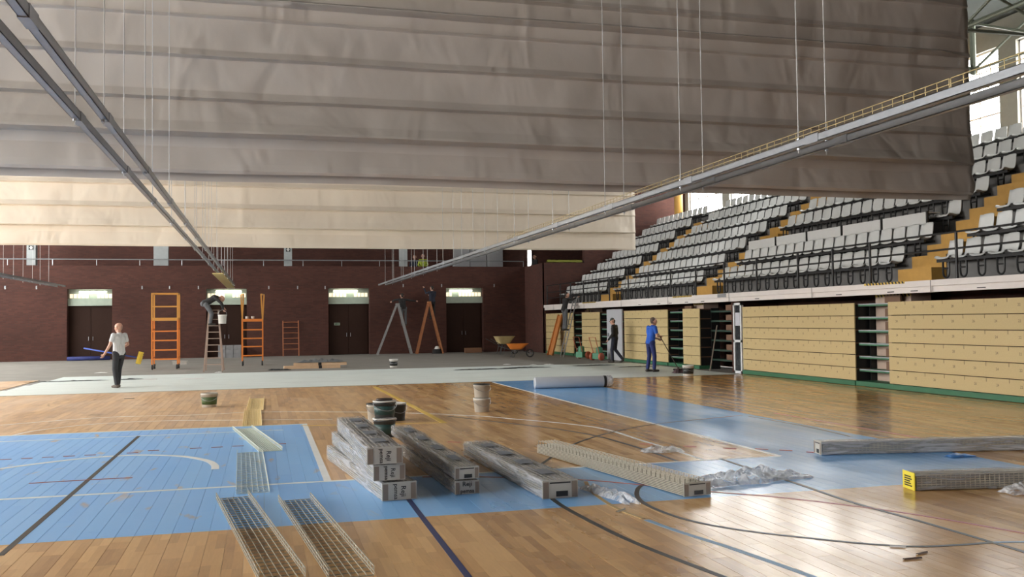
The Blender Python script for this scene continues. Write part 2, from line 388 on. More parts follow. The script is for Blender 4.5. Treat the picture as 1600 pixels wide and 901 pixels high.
# ------------------------------------------------------------------ shell: walls, roof
DOORS = [(-9.3, -7.25), (-2.82, -.84), (3.28, 5.42), (9.56, 11.62)]
mb = MB(); xs = [-17.2]+[k for d in DOORS for k in d]+[14.3]
for i in range(0, len(xs), 2): mb.box(xs[i], xs[i+1], Y_BACK, Y_BACK+.5, 0, 3.5)
mb.box(-17.2, 14.3, Y_BACK, Y_BACK+.5, 3.5, 4.66)
struct('wall_back', mb, BRICK, label='dark red brick end wall with four recessed doors')
mb = MB(); mb.box(14.0, 14.3, 45.85, Y_BACK, 0, 4.66); mb.box(14.0, 16.2, 45.8, 46.1, 0, 4.66); mb.box(16.2, 22.3, 45.8, 46.1, 0, ROOF_Z)
struct('wall_corner', mb, BRICK, label='dark red brick wall closing the end of the stand')
mb = MB(); mb.box(-17.2, 22.3, 53.2, 53.5, 3.6, ROOF_Z); mb.box(22.0, 22.3, 46.1, 53.2, 3.6, ROOF_Z)
struct('wall_gallery', mb, BRICK, label='dark brick wall behind the upper gallery')
mb = MB(); mb.box(-17.2, 16.2, Y_BACK+.5, 53.2, 3.5, 3.7); mb.box(16.2, 22, 46.1, 53.2, 3.5, 3.7); mb.box(14.3, 16.2, 46.1, Y_BACK+.5, 3.5, 3.7)
struct('floor_gallery', mb, CONC)
mb = MB(); mb.box(-17.6, 22.7, -6.3, 53.6, ROOF_Z, ROOF_Z+.3)
struct('ceiling', mb, mat('grey_roof_deck', (.06, .065, .06), .95, var=.1, spec=.05))
mb = MB(); mb.box(-17.2, 22.3, -6.3, -6.0, 0, ROOF_Z); struct('wall_front', mb, BRICK)
GLAZ = film('window_glass', (.9, .95, 1.0), 0.12, .05)
def window_wall(name, x0, x1, bays, z0, z1, ylo, yhi, xg, m):
    mb = MB(); mb.box(x0, x1, ylo, yhi, 0 if x1 < 0 else 2.2, z0); mb.box(x0, x1, ylo, yhi, z1, ROOF_Z)
    cur = ylo
    for a, b in sorted(bays):
        a, b = max(a, ylo), min(b, yhi)
        if b-a < .3: continue
        mb.box(x0, x1, cur, a, z0, z1); cur = b
    mb.box(x0, x1, cur, yhi, z0, z1)
    w = struct(name, mb, m)
    for i, (a, b) in enumerate(sorted(bays)):
        a, b = max(a, ylo), min(b, yhi)
        if b-a < .3: continue
        win = MB().box(xg-.03, xg+.03, a, b, z0, z0+.06).box(xg-.03, xg+.03, a, b, z1-.06, z1).box(xg-.03, xg+.03, a, a+.06, z0, z1).box(xg-.03, xg+.03, b-.06, b, z0, z1)
        o = struct('window_%d' % (i+1+(20 if x1 < 0 else 0)), win, WHITEC)
        k = MB()
        for j in (1, 2, 3): k.box(xg-.02, xg+.02, a+(b-a)*j/4-.02, a+(b-a)*j/4+.02, z0, z1)
        for j in (1, 2): k.box(xg-.02, xg+.02, a, b, z0+(z1-z0)*j/3-.025, z0+(z1-z0)*j/3+.025)
        k.build('glazing_bars', WHITEC, o, kind='stuff')
        for j in range(4):
            for q in range(3):
                ya, yb = a+(b-a)*j/4, a+(b-a)*(j+1)/4; za, zb = z0+(z1-z0)*q/3, z0+(z1-z0)*(q+1)/3
                MB().box(xg-.004, xg+.004, ya+.02, yb-.02, za+.02, zb-.02).build('pane', GLAZ, o)
GREYW = mat('grey_plaster', (.30, .29, .25), .8, var=.1)
window_wall('wall_right', 22.0, 22.3, RIGHT_BAYS, WIN_Z0, WIN_Z1, -6, 46, 22.15, GREYW)
window_wall('wall_left', -17.5, -17.2, LEFT_BAYS, LEFT_Z0, WIN_Z1, -6, 53.2, -17.35, GREYW)
for y, xx in ((44.5, 21.0), (34.9, 21.0), (25.0, 21.0)):
    MB().lathe([(.22, 6.7), (.22, ROOF_Z)], 20).build('round_column', OCHRE, None, True, loc=(xx, y, 0), label='round ochre column standing behind the top row of seats', cat='column', group='round ochre columns')
# space frame under the roof, over the stand
tb = MB(); node = MB(); gx, gy, gz, gh, st = 20.0, 22.4, 8.8, 1.4, 3.2
sf = thing('space_frame', 'grey-green tubular space frame under the roof beside the curtain', 'roof truss')
for i in range(-1, 1):
    for j in range(-2, 6):
        b = Vector((gx+i*st, gy+j*st, gz)); t = b+Vector((0, 0, gh))
        MB().tube([b, t], .085, 8).build('post', mat('sage_green_steel', (.20, .225, .175), .5), sf)
        node.capsule(b, b, .13, .13, 10); node.capsule(t, t, .11, .11, 10)
        for di, dj in ((1, 0), (0, 1)):
            if i+di > 0 or j+dj > 5: continue
            e = Vector((di*st, dj*st, 0)); tb.tube([b, b+e], .045, 6); tb.tube([t, t+e], .05, 6); tb.tube([b, t+e], .04, 6); tb.tube([t, b+e], .04, 6)
tb.build('chord_tubes', MATS['sage_green_steel'], sf, kind='stuff'); node.build('nodes', MATS['sage_green_steel'], sf, True, kind='stuff')
# ------------------------------------------------------------------ doors and lamps in the back wall
BLOCKM = emit('backlit_glass_block', (1.0, .84, .62), .38)
TUBE = emit('fluorescent_tube', (1.0, .98, .82), 3.2)
MINT = mat('mint_lintel_paint', (.42, .50, .42), .6)
where = ['beside the rolling platform with guard rails', 'behind the bending painter', 'with a small exit plate', 'beside the wheelbarrows']
for i, (a, b) in enumerate(DOORS):
    yb = Y_BACK+.42
    d = struct('door_%d' % (i+1), MB().box(a, b, yb, yb+.08, 0, 2.72), DARKW, label='dark brown double door '+where[i])
    m = (a+b)/2
    for s in (-1, 1):
        x0, x1 = (a+.06, m-.01) if s < 0 else (m+.01, b-.06)
        l = MB().box(x0, x1, yb-.03, yb, .03, 2.68).build('door_leaf', DARKW, d)
        MB().tube([(m+s*.1, yb-.07, .95), (m+s*.1, yb-.07, 1.15)], .012).build('handle', STEEL, l)
    MB().box(a, b, yb-.2, yb+.1, 2.68, 3.02).build('lintel', MINT, d)
    MB().box(a, b, yb-.02, yb+.1, 3.02, 3.5).build('transom_frame', MINT, d)
    n = 11
    for k in range(n):
        if k in (5, 6) and i != 3 or k in (2, 3) and i == 3: continue
        MB().box(a+.04+(b-a-.08)*k/n+.02, a+.04+(b-a-.08)*(k+1)/n-.02, yb-.05, yb-.02, 3.06, 3.26).build('glass_block', BLOCKM, d)
    lx = m-.15 if i in (2, 3) else m+.1
    t = thing('fluorescent_lamp', 'glowing fluorescent batten over the dark door '+where[i], 'lamp', (lx, yb-.09, 3.33), group='door lamps')
    MB().box(-.66, .66, 0, .06, .02, .07).build('housing', WHITEC, t); MB().tube([(-.62, -.03, .03), (.62, -.03, .03)], .045, 8).build('tube', TUBE, t, True)
x0 = 3.75
t = thing('exit_plate', 'small pale green exit plate on the dark door', 'sign', (x0, Y_BACK+.386, 1.62))
MB().box(-.15, .15, -.006, 0, -.07, .07).build('plate', mat('pale_green_plate', (.35, .42, .33), .5), t)
MB().add([(-.11, -.008, 0), (-.04, -.008, -.05), (-.04, -.008, -.02), (.1, -.008, -.02), (.1, -.008, .02), (-.04, -.008, .02), (-.04, -.008, .05)], [tuple(range(7))]).build('arrow', mat('dark_green_print', (.03, .12, .06), .6), t)
hook = MB().box(-.03, .03, -.012, 0, -.08, .08).tube([(0, -.01, .05), (0, -.1, .05), (0, -.11, -.03)], .014).mesh('wall_hook', STEEL)
for px in (8, 57, 222, 265, 310, 420, 465, 508, 630, 690, 772):
    q = ROT@Vector((px-800, (449 if px < 600 else 446)-450.5, F_PX)); k = Y_BACK/q.y
    link('wall_hook', hook, None, (q.x*k, Y_BACK, EYE+q.z*k), label='small steel hook in the brick wall above the doors', cat='hook', group='hooks along the brick wall')
# gallery: columns, rail, doors
for px, w, s in ((50, .4, 1), (252, .7, 0), (450, .4, 1), (630, .4, 0)):
    q = ROT@Vector((px-800, 405-450.5, F_PX)); xx = q.x*50.3/q.y
    o = thing('gallery_column', 'wide grey concrete column on the gallery' if not s and w > .5 else ('grey gallery column with a small dark sign plate' if s else 'narrow grey gallery column beside the two workers'), 'column', (xx, 50.3, 3.7), group='gallery columns')
    MB().box(-w/2, w/2, -.2, .2, 0, ROOF_Z-3.7).build('shaft', mat('grey_column_paint', (.36, .39, .40), .7), o)
    if s:
        p = MB().box(-.11, .11, -.215, -.2, 1.75, 1.97).build('sign_plate', mat('dark_sign', (.03, .035, .04), .5), o)
        MB().box(-.03, .03, -.22, -.215, 1.78, 1.94).box(-.08, .08, -.22, -.215, 1.84, 1.88).build('white_mark', WHITE_P, p)
t = thing('gallery_railing', 'thin grey pipe railing along the top of the brick wall', 'railing')
MB().tube([(-17, Y_BACK+.25, 4.98), (14, Y_BACK+.25, 4.98)], .03).build('rail', STEEL, t)
for k in range(16): MB().tube([(-16+k*2, Y_BACK+.25, 4.66), (-16+k*2, Y_BACK+.25, 4.98)], .018).build('post', STEEL, t)
for i, xx in enumerate((11.2, 12.2, 13.2)):
    t = thing('gallery_door', 'pale grey metal door on the gallery', 'door', (xx, 53.1, 3.7), group='pale gallery doors')
    MB().box(-.48, .48, 0, .08, 0, 2.2).build('leaf', GREYD, t); MB().box(.38, .42, -.05, 0, 1, 1.15).build('handle', BLACK, t)
t = struct('window_40', MB().box(15.2, 15.46, 53.1, 53.2, 4.3, 5.9), WHITEC); MB().box(15.25, 15.41, 53.06, 53.1, 4.35, 5.85).build('pane', emit('daylit_slit_pane', (1, .98, .93), 5.0), t)
t = thing('folded_banner', 'yellow-green folded tarpaulin hung on the gallery parapet', 'tarpaulin', (15.1, 45.95, 4.665))
MB().grid(lambda u, v: (-.9+1.9*u, -.14+.28*v, .02+.12*math.sin(math.pi*v)+.04*abs(noise.noise((u*7, v*2, 0)))), 24, 6).build('tarpaulin', mat('yellow_green_tarpaulin', (.20, .21, .03), .6), t, True)
# ------------------------------------------------------------------ stand with seats
NR, X0, RUN, Z0, RISE = 7, 14.35, .85, 2.5, .6
AISLES = [(18.0, 19.2), (28.75, 30.0), (38.1, 39.6)]
YS0, YS1 = 6.0, 45.8
mb = MB()
for r in range(NR):
    xa = 14.05 if r == 0 else X0+RUN*r
    mb.box(xa, 22.0, YS0, YS1, Z0+RISE*(r-1) if r else 2.25, Z0+RISE*r-.001*(r == 0)*50)
mb.box(X0+RUN*NR, 22.0, YS0, YS1, Z0+RISE*(NR-1), Z0+RISE*NR)
stand = struct('floor_stand', mb, mat('grey_stand_concrete', (.17, .165, .16), .8, var=.15), label='stepped grey concrete grandstand')
# white ledge beam
ledge = struct('trim_1', MB().box(14.0, 14.05, YS0, 45.7, 2.2, 2.46).box(13.92, 14.0, YS0, 45.7, 2.33, 2.46).box(13.97, 14.0, YS0, 45.7, 2.2, 2.33), WHITEC, label='white concrete edge beam of the grandstand')
for k in range(9): MB().box(13.916, 13.925, 8.0+4.5*k, 8.03+4.5*k, 2.2, 2.46).build('joint', mat('joint_grey', (.3, .28, .27), .8), ledge)
for y in (15.6, 17.6, 18.4, 20.4, 24.4, 27.9, 29.1, 30.4, 31.4, 33.2): MB().box(13.955, 13.97, y-.11, y+.11, 2.235, 2.255).build('slot', BLACK, ledge)
MB().box(13.905, 13.92, 26.2, 26.75, 2.34, 2.45).build('plate', mat('grey_plate', (.25, .25, .26), .6), ledge)
def hazard(y0, y1, x, z0, z1, parent):
    mbz = MB().box(x-.006, x, y0, y1, z0, z1); n = int((y1-y0)/.12); s = z1-z0
    for k in range(n):
        a = y0+.02+k*(y1-y0-.06)/n; mbz.add([(x-.008, a, z0), (x-.008, a+.055, z0), (x-.008, a+.055+s*.6, z1), (x-.008, a+s*.6, z1)], [(3, 2, 1, 0)], 1)
    mbz.build('hazard_tape', [mat('hazard_yellow', (.62, .42, .07), .6), BLACK], parent)
for a, b in AISLES: hazard(a-.15, b+.1, 13.918, 2.42, 2.47, ledge)
# aisle steps
for ai, (a, b) in enumerate(AISLES):
    t = thing('aisle_stairs', ['ochre aisle steps beside the long white boards', 'ochre aisle steps at the far end of the white boards', 'ochre aisle steps close to the brick end wall'][ai], 'stairs', (0, 0, 0), group='aisle stairs of the stand')
    for r in range(NR):
        xr, zr = (14.16 if r == 0 else X0+RUN*r), Z0+RISE*r-(.05 if r == 0 else 0)
        MB().box(xr-.02, X0+RUN*r+.43, a+.02, b-.02, zr-(0 if r == 0 else .3)+.002, zr+.012).build('step', OCHRE, t)
        if r < NR-1: MB().box(X0+RUN*(r+1)-.425, X0+RUN*(r+1)-.021, a+.02, b-.02, zr+.013, Z0+RISE*r+.3).build('step', OCHRE, t)
# seat
def seat_mesh():
    prof = [(-.02, .02), (0, .055), (.06, .06), (.16, .035), (.28, .03), (.36, .06), (.40, .16), (.425, .30), (.445, .44), (.46, .47)]
    def fn(u, v):
        k = v*(len(prof)-1); i = min(int(k), len(prof)-2); t = k-i
        x = prof[i][0]*(1-t)+prof[i+1][0]*t; z = prof[i][1]*(1-t)+prof[i+1][1]*t
        w = .226*(1-.12*max(0, v-.75)*4*abs(2*u-1)**4)
        e = abs(2*u-1)**3
        return (x-(.05*e if v > .5 else 0), (2*u-1)*w, z+(.035*e if v < .55 else 0)-(.05*e if v > .95 else 0))
    m = MB().grid(fn, 8, 12); n = len(m.v)
    m.v += [(p[0]+(.012 if p[2] > .1 else 0), p[1], p[2]-.014) for p in m.v]
    m.f += [tuple(i+n for i in q[::-1]) for q in m.f]; nu = 9
    for i in range(8): m.f += [(i, i+n, i+1+n, i+1), (12*nu+i+1, 12*nu+i+1+n, 12*nu+i+n, 12*nu+i)]
    for j in range(12): m.f += [((j+1)*nu, (j+1)*nu+n, j*nu+n, j*nu), (j*nu+8, j*nu+8+n, (j+1)*nu+8+n, (j+1)*nu+8)]
    m.m = [0]*len(m.f); return m
SEAT = seat_mesh().mesh('seat_shell', SEATP, True)
hoop = MB().tube(spline([(.10, -.09, .03), (.10, -.10, -.2), (.10, -.08, -.36), (.10, 0, -.41), (.10, .08, -.36), (.10, .10, -.2), (.10, .09, .03)], 4), .022, 6)
hoop.tube([(.10, -.1, -.2), (.10, .1, -.2)], .018, 6)
HOOP = hoop.mesh('seat_bracket', BLACK)
def hidden(p):
    d = Vector(p)-Vector((0, 0, EYE))
    for yc, xe, zb in ((17.0, 15.0, 4.33), (32.3, 13.5, 4.25)):
        if p[1] > yc:
            q = Vector((0, 0, EYE))+d*(yc/d.y)
            if q.x < xe and q.z > zb: return True
    u, v = proj(p); return not (-5 < u < 1610 and -5 < v < 906)
ordn = ['front', 'second', 'third', 'fourth', 'fifth', 'sixth', 'top']
BLOCKS = [(12.0, 17.9, 'in the block across the steps from the white boards'), (19.35, 28.7, 'in the block with the long white boards'), (30.1, 38.0, 'in the middle block between two yellow aisles'), (39.7, 45.6, 'in the short block against the brick end wall')]
seats = []
for bi, (ya, yb, txt) in enumerate(BLOCKS):
    n = int((yb-ya)/.505); pitch = (yb-ya)/n
    for r in range(NR):
        if bi == 3 and r > 5: pass
        x, z = X0+RUN*r+.40, Z0+RISE*r+.45
        vis = 0
        for k in range(n):
            if bi == 1 and r == 2 and k > 0 and k < n-3+3 and 1: continue
            y = ya+pitch*(k+.5)
            if all(hidden((x+.4, y+dy, z+dz)) for dy in (-.2, .2) for dz in (.05, .4)): continue
            seats.append((1/(y*y), x, y, z, r, bi, n-1-k if bi in (0, 1, 3) else k)); vis += 1
        if vis:
            rl = MB().bar((x+.1, ya, z-.02), (x+.1, yb, z-.02), .06, .07).bar((x+.36, ya, z-.03), (x+.36, yb, z-.03), .05, .05)
            rl.build('seat_beam', BLACK, stand)
seats.sort(key=lambda s: -s[0])
SEAT_COUNT = len(seats)
extra = MB()
CNT = ['first', 'second', 'third', 'fourth', 'fifth', 'sixth', 'seventh', 'eighth', 'ninth', 'tenth', 'eleventh', 'twelfth', 'thirteenth', 'fourteenth', 'fifteenth', 'sixteenth', 'seventeenth', 'eighteenth', 'nineteenth', 'twentieth']
SLAB = ['grey %s-row seat across the steps from the white boards, %s from those steps', 'grey %s-row seat of the white-board block, %s from the middle-block steps', 'grey %s-row seat of the middle block, %s from the white-board steps', 'grey %s-row seat of the brick-wall block, %s from the brick wall']
for i, (k, x, y, z, r, bi, num) in enumerate(seats):
    if i < 300:
        o = link('stadium_seat', SEAT, None, (x, y, z), 0, SLAB[bi] % (ordn[r], CNT[num]), 'seat', '%s-row seats %s' % (ordn[r], BLOCKS[bi][2]))
        link('seat_bracket', HOOP, o)
    else:
        for me, mi in ((SEAT, 0), (HOOP, 1)):
            extra.add([(v.co.x+x, v.co.y+y, v.co.z+z) for v in me.vertices], [tuple(p.vertices) for p in me.polygons], mi)
if extra.v: extra.build('stadium_seats', [SEATP, BLACK], None, True, kind='stuff', label='far pale grey stadium seats high in the stand', cat='seats')
print('SEATS', SEAT_COUNT)
# long white boards closing the third row
ya, yb = 19.75, 28.7
for k in range(5):
    a, b = ya+(yb-ya)*k/5, ya+(yb-ya)*(k+1)/5
    t = thing('white_board_panel', ['white board in the third row, next to the yellow aisle steps', 'second white board along from the yellow aisle steps', 'middle one of the five long white boards', 'fourth white board along from the yellow aisle steps', 'white board furthest along from the yellow aisle steps'][k], 'panel', (16.13, a, 3.703), group='white boards across the third row')
    MB().box(-.015, .015, .05, b-a-.05, .02, .60).build('board', mat('white_laminate', (.62, .62, .61), .45, var=.04), t)
    MB().box(-.02, .03, 0, .05, 0, .62).build('post', BLACK, t)
    MB().box(.015, .40, .03, b-a-.03, .57, .60).build('desk_top', MATS['white_laminate'], t)
# front railing
rail = thing('stand_railing', 'black steel railing along the front edge of the grandstand', 'railing')
ys_ = [6.5, 9.0, 11.5, 14.0, 16.4, 19.28, 20.8, 22.4, 24.6, 26.6, 28.6, 30.6, 32.6, 34.6, 36.7, 38.0, 40.0, 41.8, 43.4, 45.6]
for y in ys_: MB().tube([(14.08, y, 2.45), (14.08, y, 3.45)], .03, 8).build('post', BLACK, rail)
for z in (3.45, 3.1): MB().tube([(14.08, ys_[0], z), (14.08, 45.7, z)], .022, 6).build('rail', BLACK, rail)
MB().tube([(14.08, 36.7, 2.8), (14.08, 45.7, 2.8)], .018, 6).build('rail', BLACK, rail)
# ------------------------------------------------------------------ retractable seating under the ledge
struct('wall_under_stand', MB().box(15.6, 15.8, YS0, 45.8, 0, 2.25).box(14.25, 15.6, 25.95, 26.5, 0, 2.2), BRICK)
UNITS = [(12.0, 18.56, 'pale board bank of folded bleachers by the near end of the stand', 11), (19.84, 25.35, 'long pale board bank beside the white framed glass door', 11), (28.22, 29.5, 'narrow pale board bank beside the dark open recess', 2), (30.75, 34.9, 'pale board bank behind the worker in blue', 7), (37.72, 40.05, 'pale board bank behind the green floor machines', 4), (41.23, 45.6, 'pale board bank behind the leaning orange frame', 6)]
NB, ZB, HB = 6, .125, .317
GAPD = mat('seat_number_ink', (.20, .15, .09), .7)
for ui, (a, b, lab, n) in enumerate(UNITS):
    t = thing('folded_bleacher', lab, 'bleacher', (14.0, a, 0), group='folded bleachers under the stand'); w = b-a
    for r in range(NB):
        z = ZB+HB*r
        o = MB().box(0, .03, 0, w, z+.008, z+HB-.008).build('front_board', BEIGE, t)
        MB().box(.03, .75, .02, w-.02, z+HB-.05, z+HB-.02).build('deck', mat('brown_plywood', (.16, .085, .05), .6), t)
        mk = MB()
        for k in range(n):
            yk = w*(k+.5)/n
            if ui < 3 or True:
                text_mb(mk, str(2*(k+1)+(12 if ui == 0 else 0)), .075, frame((-.003, yk, z+HB*.55), (0, -1, 0), (0, 0, 1)))
            yk = w*k/n
            if k: mk.box(-.003, 0, yk-.006, yk+.006, z+HB-.085, z+HB-.008)
        mk.build('seat_numbers', GAPD, o, kind='stuff')
    MB().box(-.03, .7, 0, w, 0.01, .12).build('base_beam', GREEN, t)
    for yy in (.03, w-.06): MB().box(.05, .7, yy, yy+.03, .12, ZB+HB*NB-.03).build('side_frame', BLACK, t)
for a, b, lab in ((18.56, 19.84, 'green edged folded steps between the two long board banks'), (26.5, 28.22, 'dark shelved recess beside the brick pier'), (29.5, 30.75, 'green edged folded steps behind the mop handle'), (36.72, 37.72, 'dark folded steps beside the grey door'), (40.05, 41.23, 'dark folded steps behind the ladder')):
    t = thing('folded_steps', lab, 'bleacher steps', (14.1, a, 0), group='folded aisle steps under the stand')
    for r in range(NB):
        z = ZB+HB*(r+1)-.06 if a < 20 else ZB+HB*r+.2
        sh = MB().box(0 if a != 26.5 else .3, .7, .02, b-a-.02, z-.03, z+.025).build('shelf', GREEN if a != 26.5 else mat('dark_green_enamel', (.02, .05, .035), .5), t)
        if a != 26.5:
            MB().box(-.004, 0, .02, b-a-.02, z+.005, z+.03).build('nosing', STEEL, sh)
            MB().box(.25, .3, .02, (b-a)*.45, z+.025, z+.22).build('riser', MATS['brown_plywood'], sh)
        else: MB().box(.25, .3, .02, (b-a)*.32, z+.025, z+.2).build('riser', MATS['brown_plywood'], sh)
    for yy in (.03, b-a-.06): MB().box(.3, .6, yy, yy+.03, 0, ZB+HB*NB).build('upright', BLACK, t)
    if a != 26.5: MB().box(-.1, .6, 0, b-a, .01, .12).build('base_beam', GREEN, t)
PINK = mat('pinkish_concrete', (.48, .36, .29), .8)
for a, b in ((18.45, 19.75), (29.0, 29.75), (40.3, 40.9)):
    o = struct('trim_2' if a < 20 else 'trim_3' if a < 30 else 'trim_4', MB().box(14.55, 15.1, a, b, 0, 2.22), PINK, label='pinkish concrete pier under the stand')
    hazard(a, b, 14.55, 2.15, 2.21, o)
# grey door leaf and glazed door
t = struct('door_5', MB().box(13.93, 13.98, 34.98, 36.68, .02, 2.1), GREYD, label='pale grey metal door standing under the stand')
MB().box(13.86, 13.93, 36.4, 36.5, .98, 1.12).build('handle', STEEL, t)
t = struct('door_6', MB().box(13.98, 14.06, 25.40, 25.47, 0, 2.15).box(13.98, 14.06, 25.83, 25.9, 0, 2.15).box(13.98, 14.06, 25.4, 25.9, 2.08, 2.15).box(13.98, 14.06, 25.4, 25.9, 0, .08).box(13.98, 14.06, 25.4, 25.9, .95, 1.02), mat('white_door_frame', (.70, .72, .74), .4), label='white framed glazed door under the stand')
for z0, z1 in ((.08, .95), (1.02, 2.08)): MB().box(14.01, 14.02, 25.47, 25.83, z0, z1).build('pane', mat('dark_door_glass', (.03, .035, .04), .1), t)
MB().box(14.0, 14.009, 25.52, 25.8, 1.45, 1.85).build('notice', mat('pale_notice', (.5, .5, .56), .7), t)
# ------------------------------------------------------------------ divider curtains
def curtain(label, y0, xa, xb, zb, prof, nx, seed, CURT, tear=0.0):
    pz = []
    for i in range(len(prof)-1):
        (za, da), (zc, dc) = prof[i], prof[i+1]; k = max(1, int(abs(za-zc)/.07))
        pz += [(za+(zc-za)*q, da+(dc-da)*q) for q in sorted([j/k for j in range(k)]+[.04, .96])]
    pz.append(prof[-1]); n = len(pz)
    def fn(u, v):
        z, d = pz[min(n-1, int(round(v*(n-1))))]; x = xa+(xb-xa)*u
        g = .04*noise.noise((x*.45+z*.5, z*.8, seed))+.022*noise.noise((x*1.2-z*1.4, z*1.0, seed+5))+.006*noise.noise((x*3.0+z*2.6, z*1.5, seed+8))
        sag = .035*noise.noise((x*.28, 1.7, seed+9))*max(0, 1-(z-zb)/2.5)
        e = max(0, (u-.985)/.015); xe = x+e*(.03*noise.noise((z*1.6, 3, seed))+(tear if z < zb+.45 else 0)*(1-abs(z-zb-.22)/.3))
        d *= 1-.8*min(1, max(0, (u-.97)/.025))
        return (xe, y0+d+g*(1 if abs(d) < .3 else .3), z+sag)
    m = MB().grid(fn, nx, n-1)
    o = m.build('divider_curtain', CURT, None, True, label=label, cat='curtain', group='raised divider curtains')
    s = o.modifiers.new('thickness', 'SOLIDIFY'); s.thickness = .012; s.offset = 1
    return o
def prof_of(zb, k):
    P = [(10.7, 0), (9.2, -.02), (9.17, -.05), (9.14, -.02), (8.6, -.08), (8.5, -.15), (8.47, -.02), (7.9, -.08), (7.80, -.15), (7.77, -.02), (7.48, -.08), (7.38, -.28*k-.03), (7.35, -.03), (7.13, 0), (7.10, -.10), (7.07, -.01), (6.50, -.07), (6.40, -.15), (6.37, -.17), (6.35, -.03), (5.78, -.08), (5.67, -.16), (5.63, -.19), (5.61, -.03), (5.2, -.22*k-.03), (5.03, -.38*k), (4.99, -.40*k), (4.97, -.03), (4.8, .0), (4.5, -.10), (4.38, -.13), (4.33, -.09), (4.35, .02), (4.42, .05)]+([(4.38, .08), (4.22, .10)] if k > .9 else [])
    return [(z+zb-4.33, d) for z, d in P]
curtain('pleated divider curtain hoisted in front, shade toned into its colour, its end near the seats', 17.0, -17.0, 15.05, 4.33, prof_of(4.33, 1.0), 260, 1.0, CURT_A, .10)
curtain('pleated divider curtain hoisted behind the front one, brighter light toned into its colour', 32.3, -17.0, 13.45, 4.25, prof_of(4.25, .6), 200, 7.0, CURT_B)
# ------------------------------------------------------------------ overhead cable runs
def wire_tray(parent, L_, w, h, r, m, step=.1, nl=5, name='wire_mesh'):
    a = MB()
    n = int(L_/step)
    for k in range(n+1):
        y = L_*k/n; a.tube([(-w/2, y, h), (-w/2, y, 0), (w/2, y, 0), (w/2, y, h)], r, 4)
    a.build('cross_wires', m, parent, kind='stuff'); b = MB()
    for k in range(nl): x = -w/2+w*k/(nl-1); b.tube([(x, 0, r), (x, L_, r)], r*.75, 4)
    for x in (-w/2, w/2):
        for z in ((h, h*.5) if h > .05 else (h,)): b.tube([(x, 0, z), (x, L_, z)], r, 4)
    b.build('long_wires', m, parent, kind='stuff')
def track(label, xa, xb, y0, y1, rods, tray=None):
    t = thing('overhead_track', label, 'cable track', (0, 0, 0), group='hanging cable tracks')
    z = 3.60
    for x in (xa, xb):
        ch = MB().box(x-.03, x+.03, y0, y1, z-.04, z-.034).box(x-.03, x-.025, y0, y1, z-.04, z+.04).box(x+.025, x+.03, y0, y1, z-.04, z+.04).box(x-.03, x-.012, y0, y1, z+.034, z+.04).box(x+.012, x+.03, y0, y1, z+.034, z+.04)
        c = ch.build('channel', STEEL, t)
        for y in np.arange(y0+2.2, y1, 3.0): MB().box(x-.036, x+.036, y-.12, y+.12, z-.046, z+.046).build('joint_plate', STEEL, c)
    for y in rods:
        for x in (xa, xb):
            rd = MB().tube([(x, y, z-.10), (x, y, ROOF_Z)], .006, 6).build('hanger_rod', RODM, t)
            MB().lathe([(.02, -.02), (.02, .0)], 6, (x, y, z-.045)).lathe([(.02, .045), (.02, .06)], 6, (x, y, z)).build('nut', STEEL, rd)
    return t
RODM = mat('dull_rod_steel', (.52, .52, .52), .5, .2)
RY = [3.0*k for k in range(3, 16)]
track('paired steel channels hung above the walking man and white trays', -1.63, -1.39, 4.0, 47.5, RY)
track('paired steel channels rising towards the grandstand with yellow wire tray', 5.70, 6.05, 3.5, 47.6, RY)
track('paired steel channels hung on the far side by the first door', -9.55, -9.2, 20, 48.5, RY[4:])
for k in range(6):
    t = thing('overhead_wire_tray', 'yellow wire tray on the raised channels, %s from the bare far stretch' % CNT[5-k], 'cable tray', (5.875, 3.7+3.02*k, 3.645), group='yellow trays on the channels')
    wire_tray(t, 3.0, .26, .10, .005, ZINC, .15, 3)
t = thing('hanging_plank', 'pale yellow board hung at the end of the channels', 'board', (-1.51, 33, 3.40)); MB().box(-.17, .17, 0, 13.5, 0, .03).build('plank', mat('pale_yellow_board', (.62, .50, .22), .6), t)
for s in (-1, 1): MB().tube([(s*.12, 13.3, .03), (s*.12, 13.3, .14)], .01).build('hanger', STEEL, t)
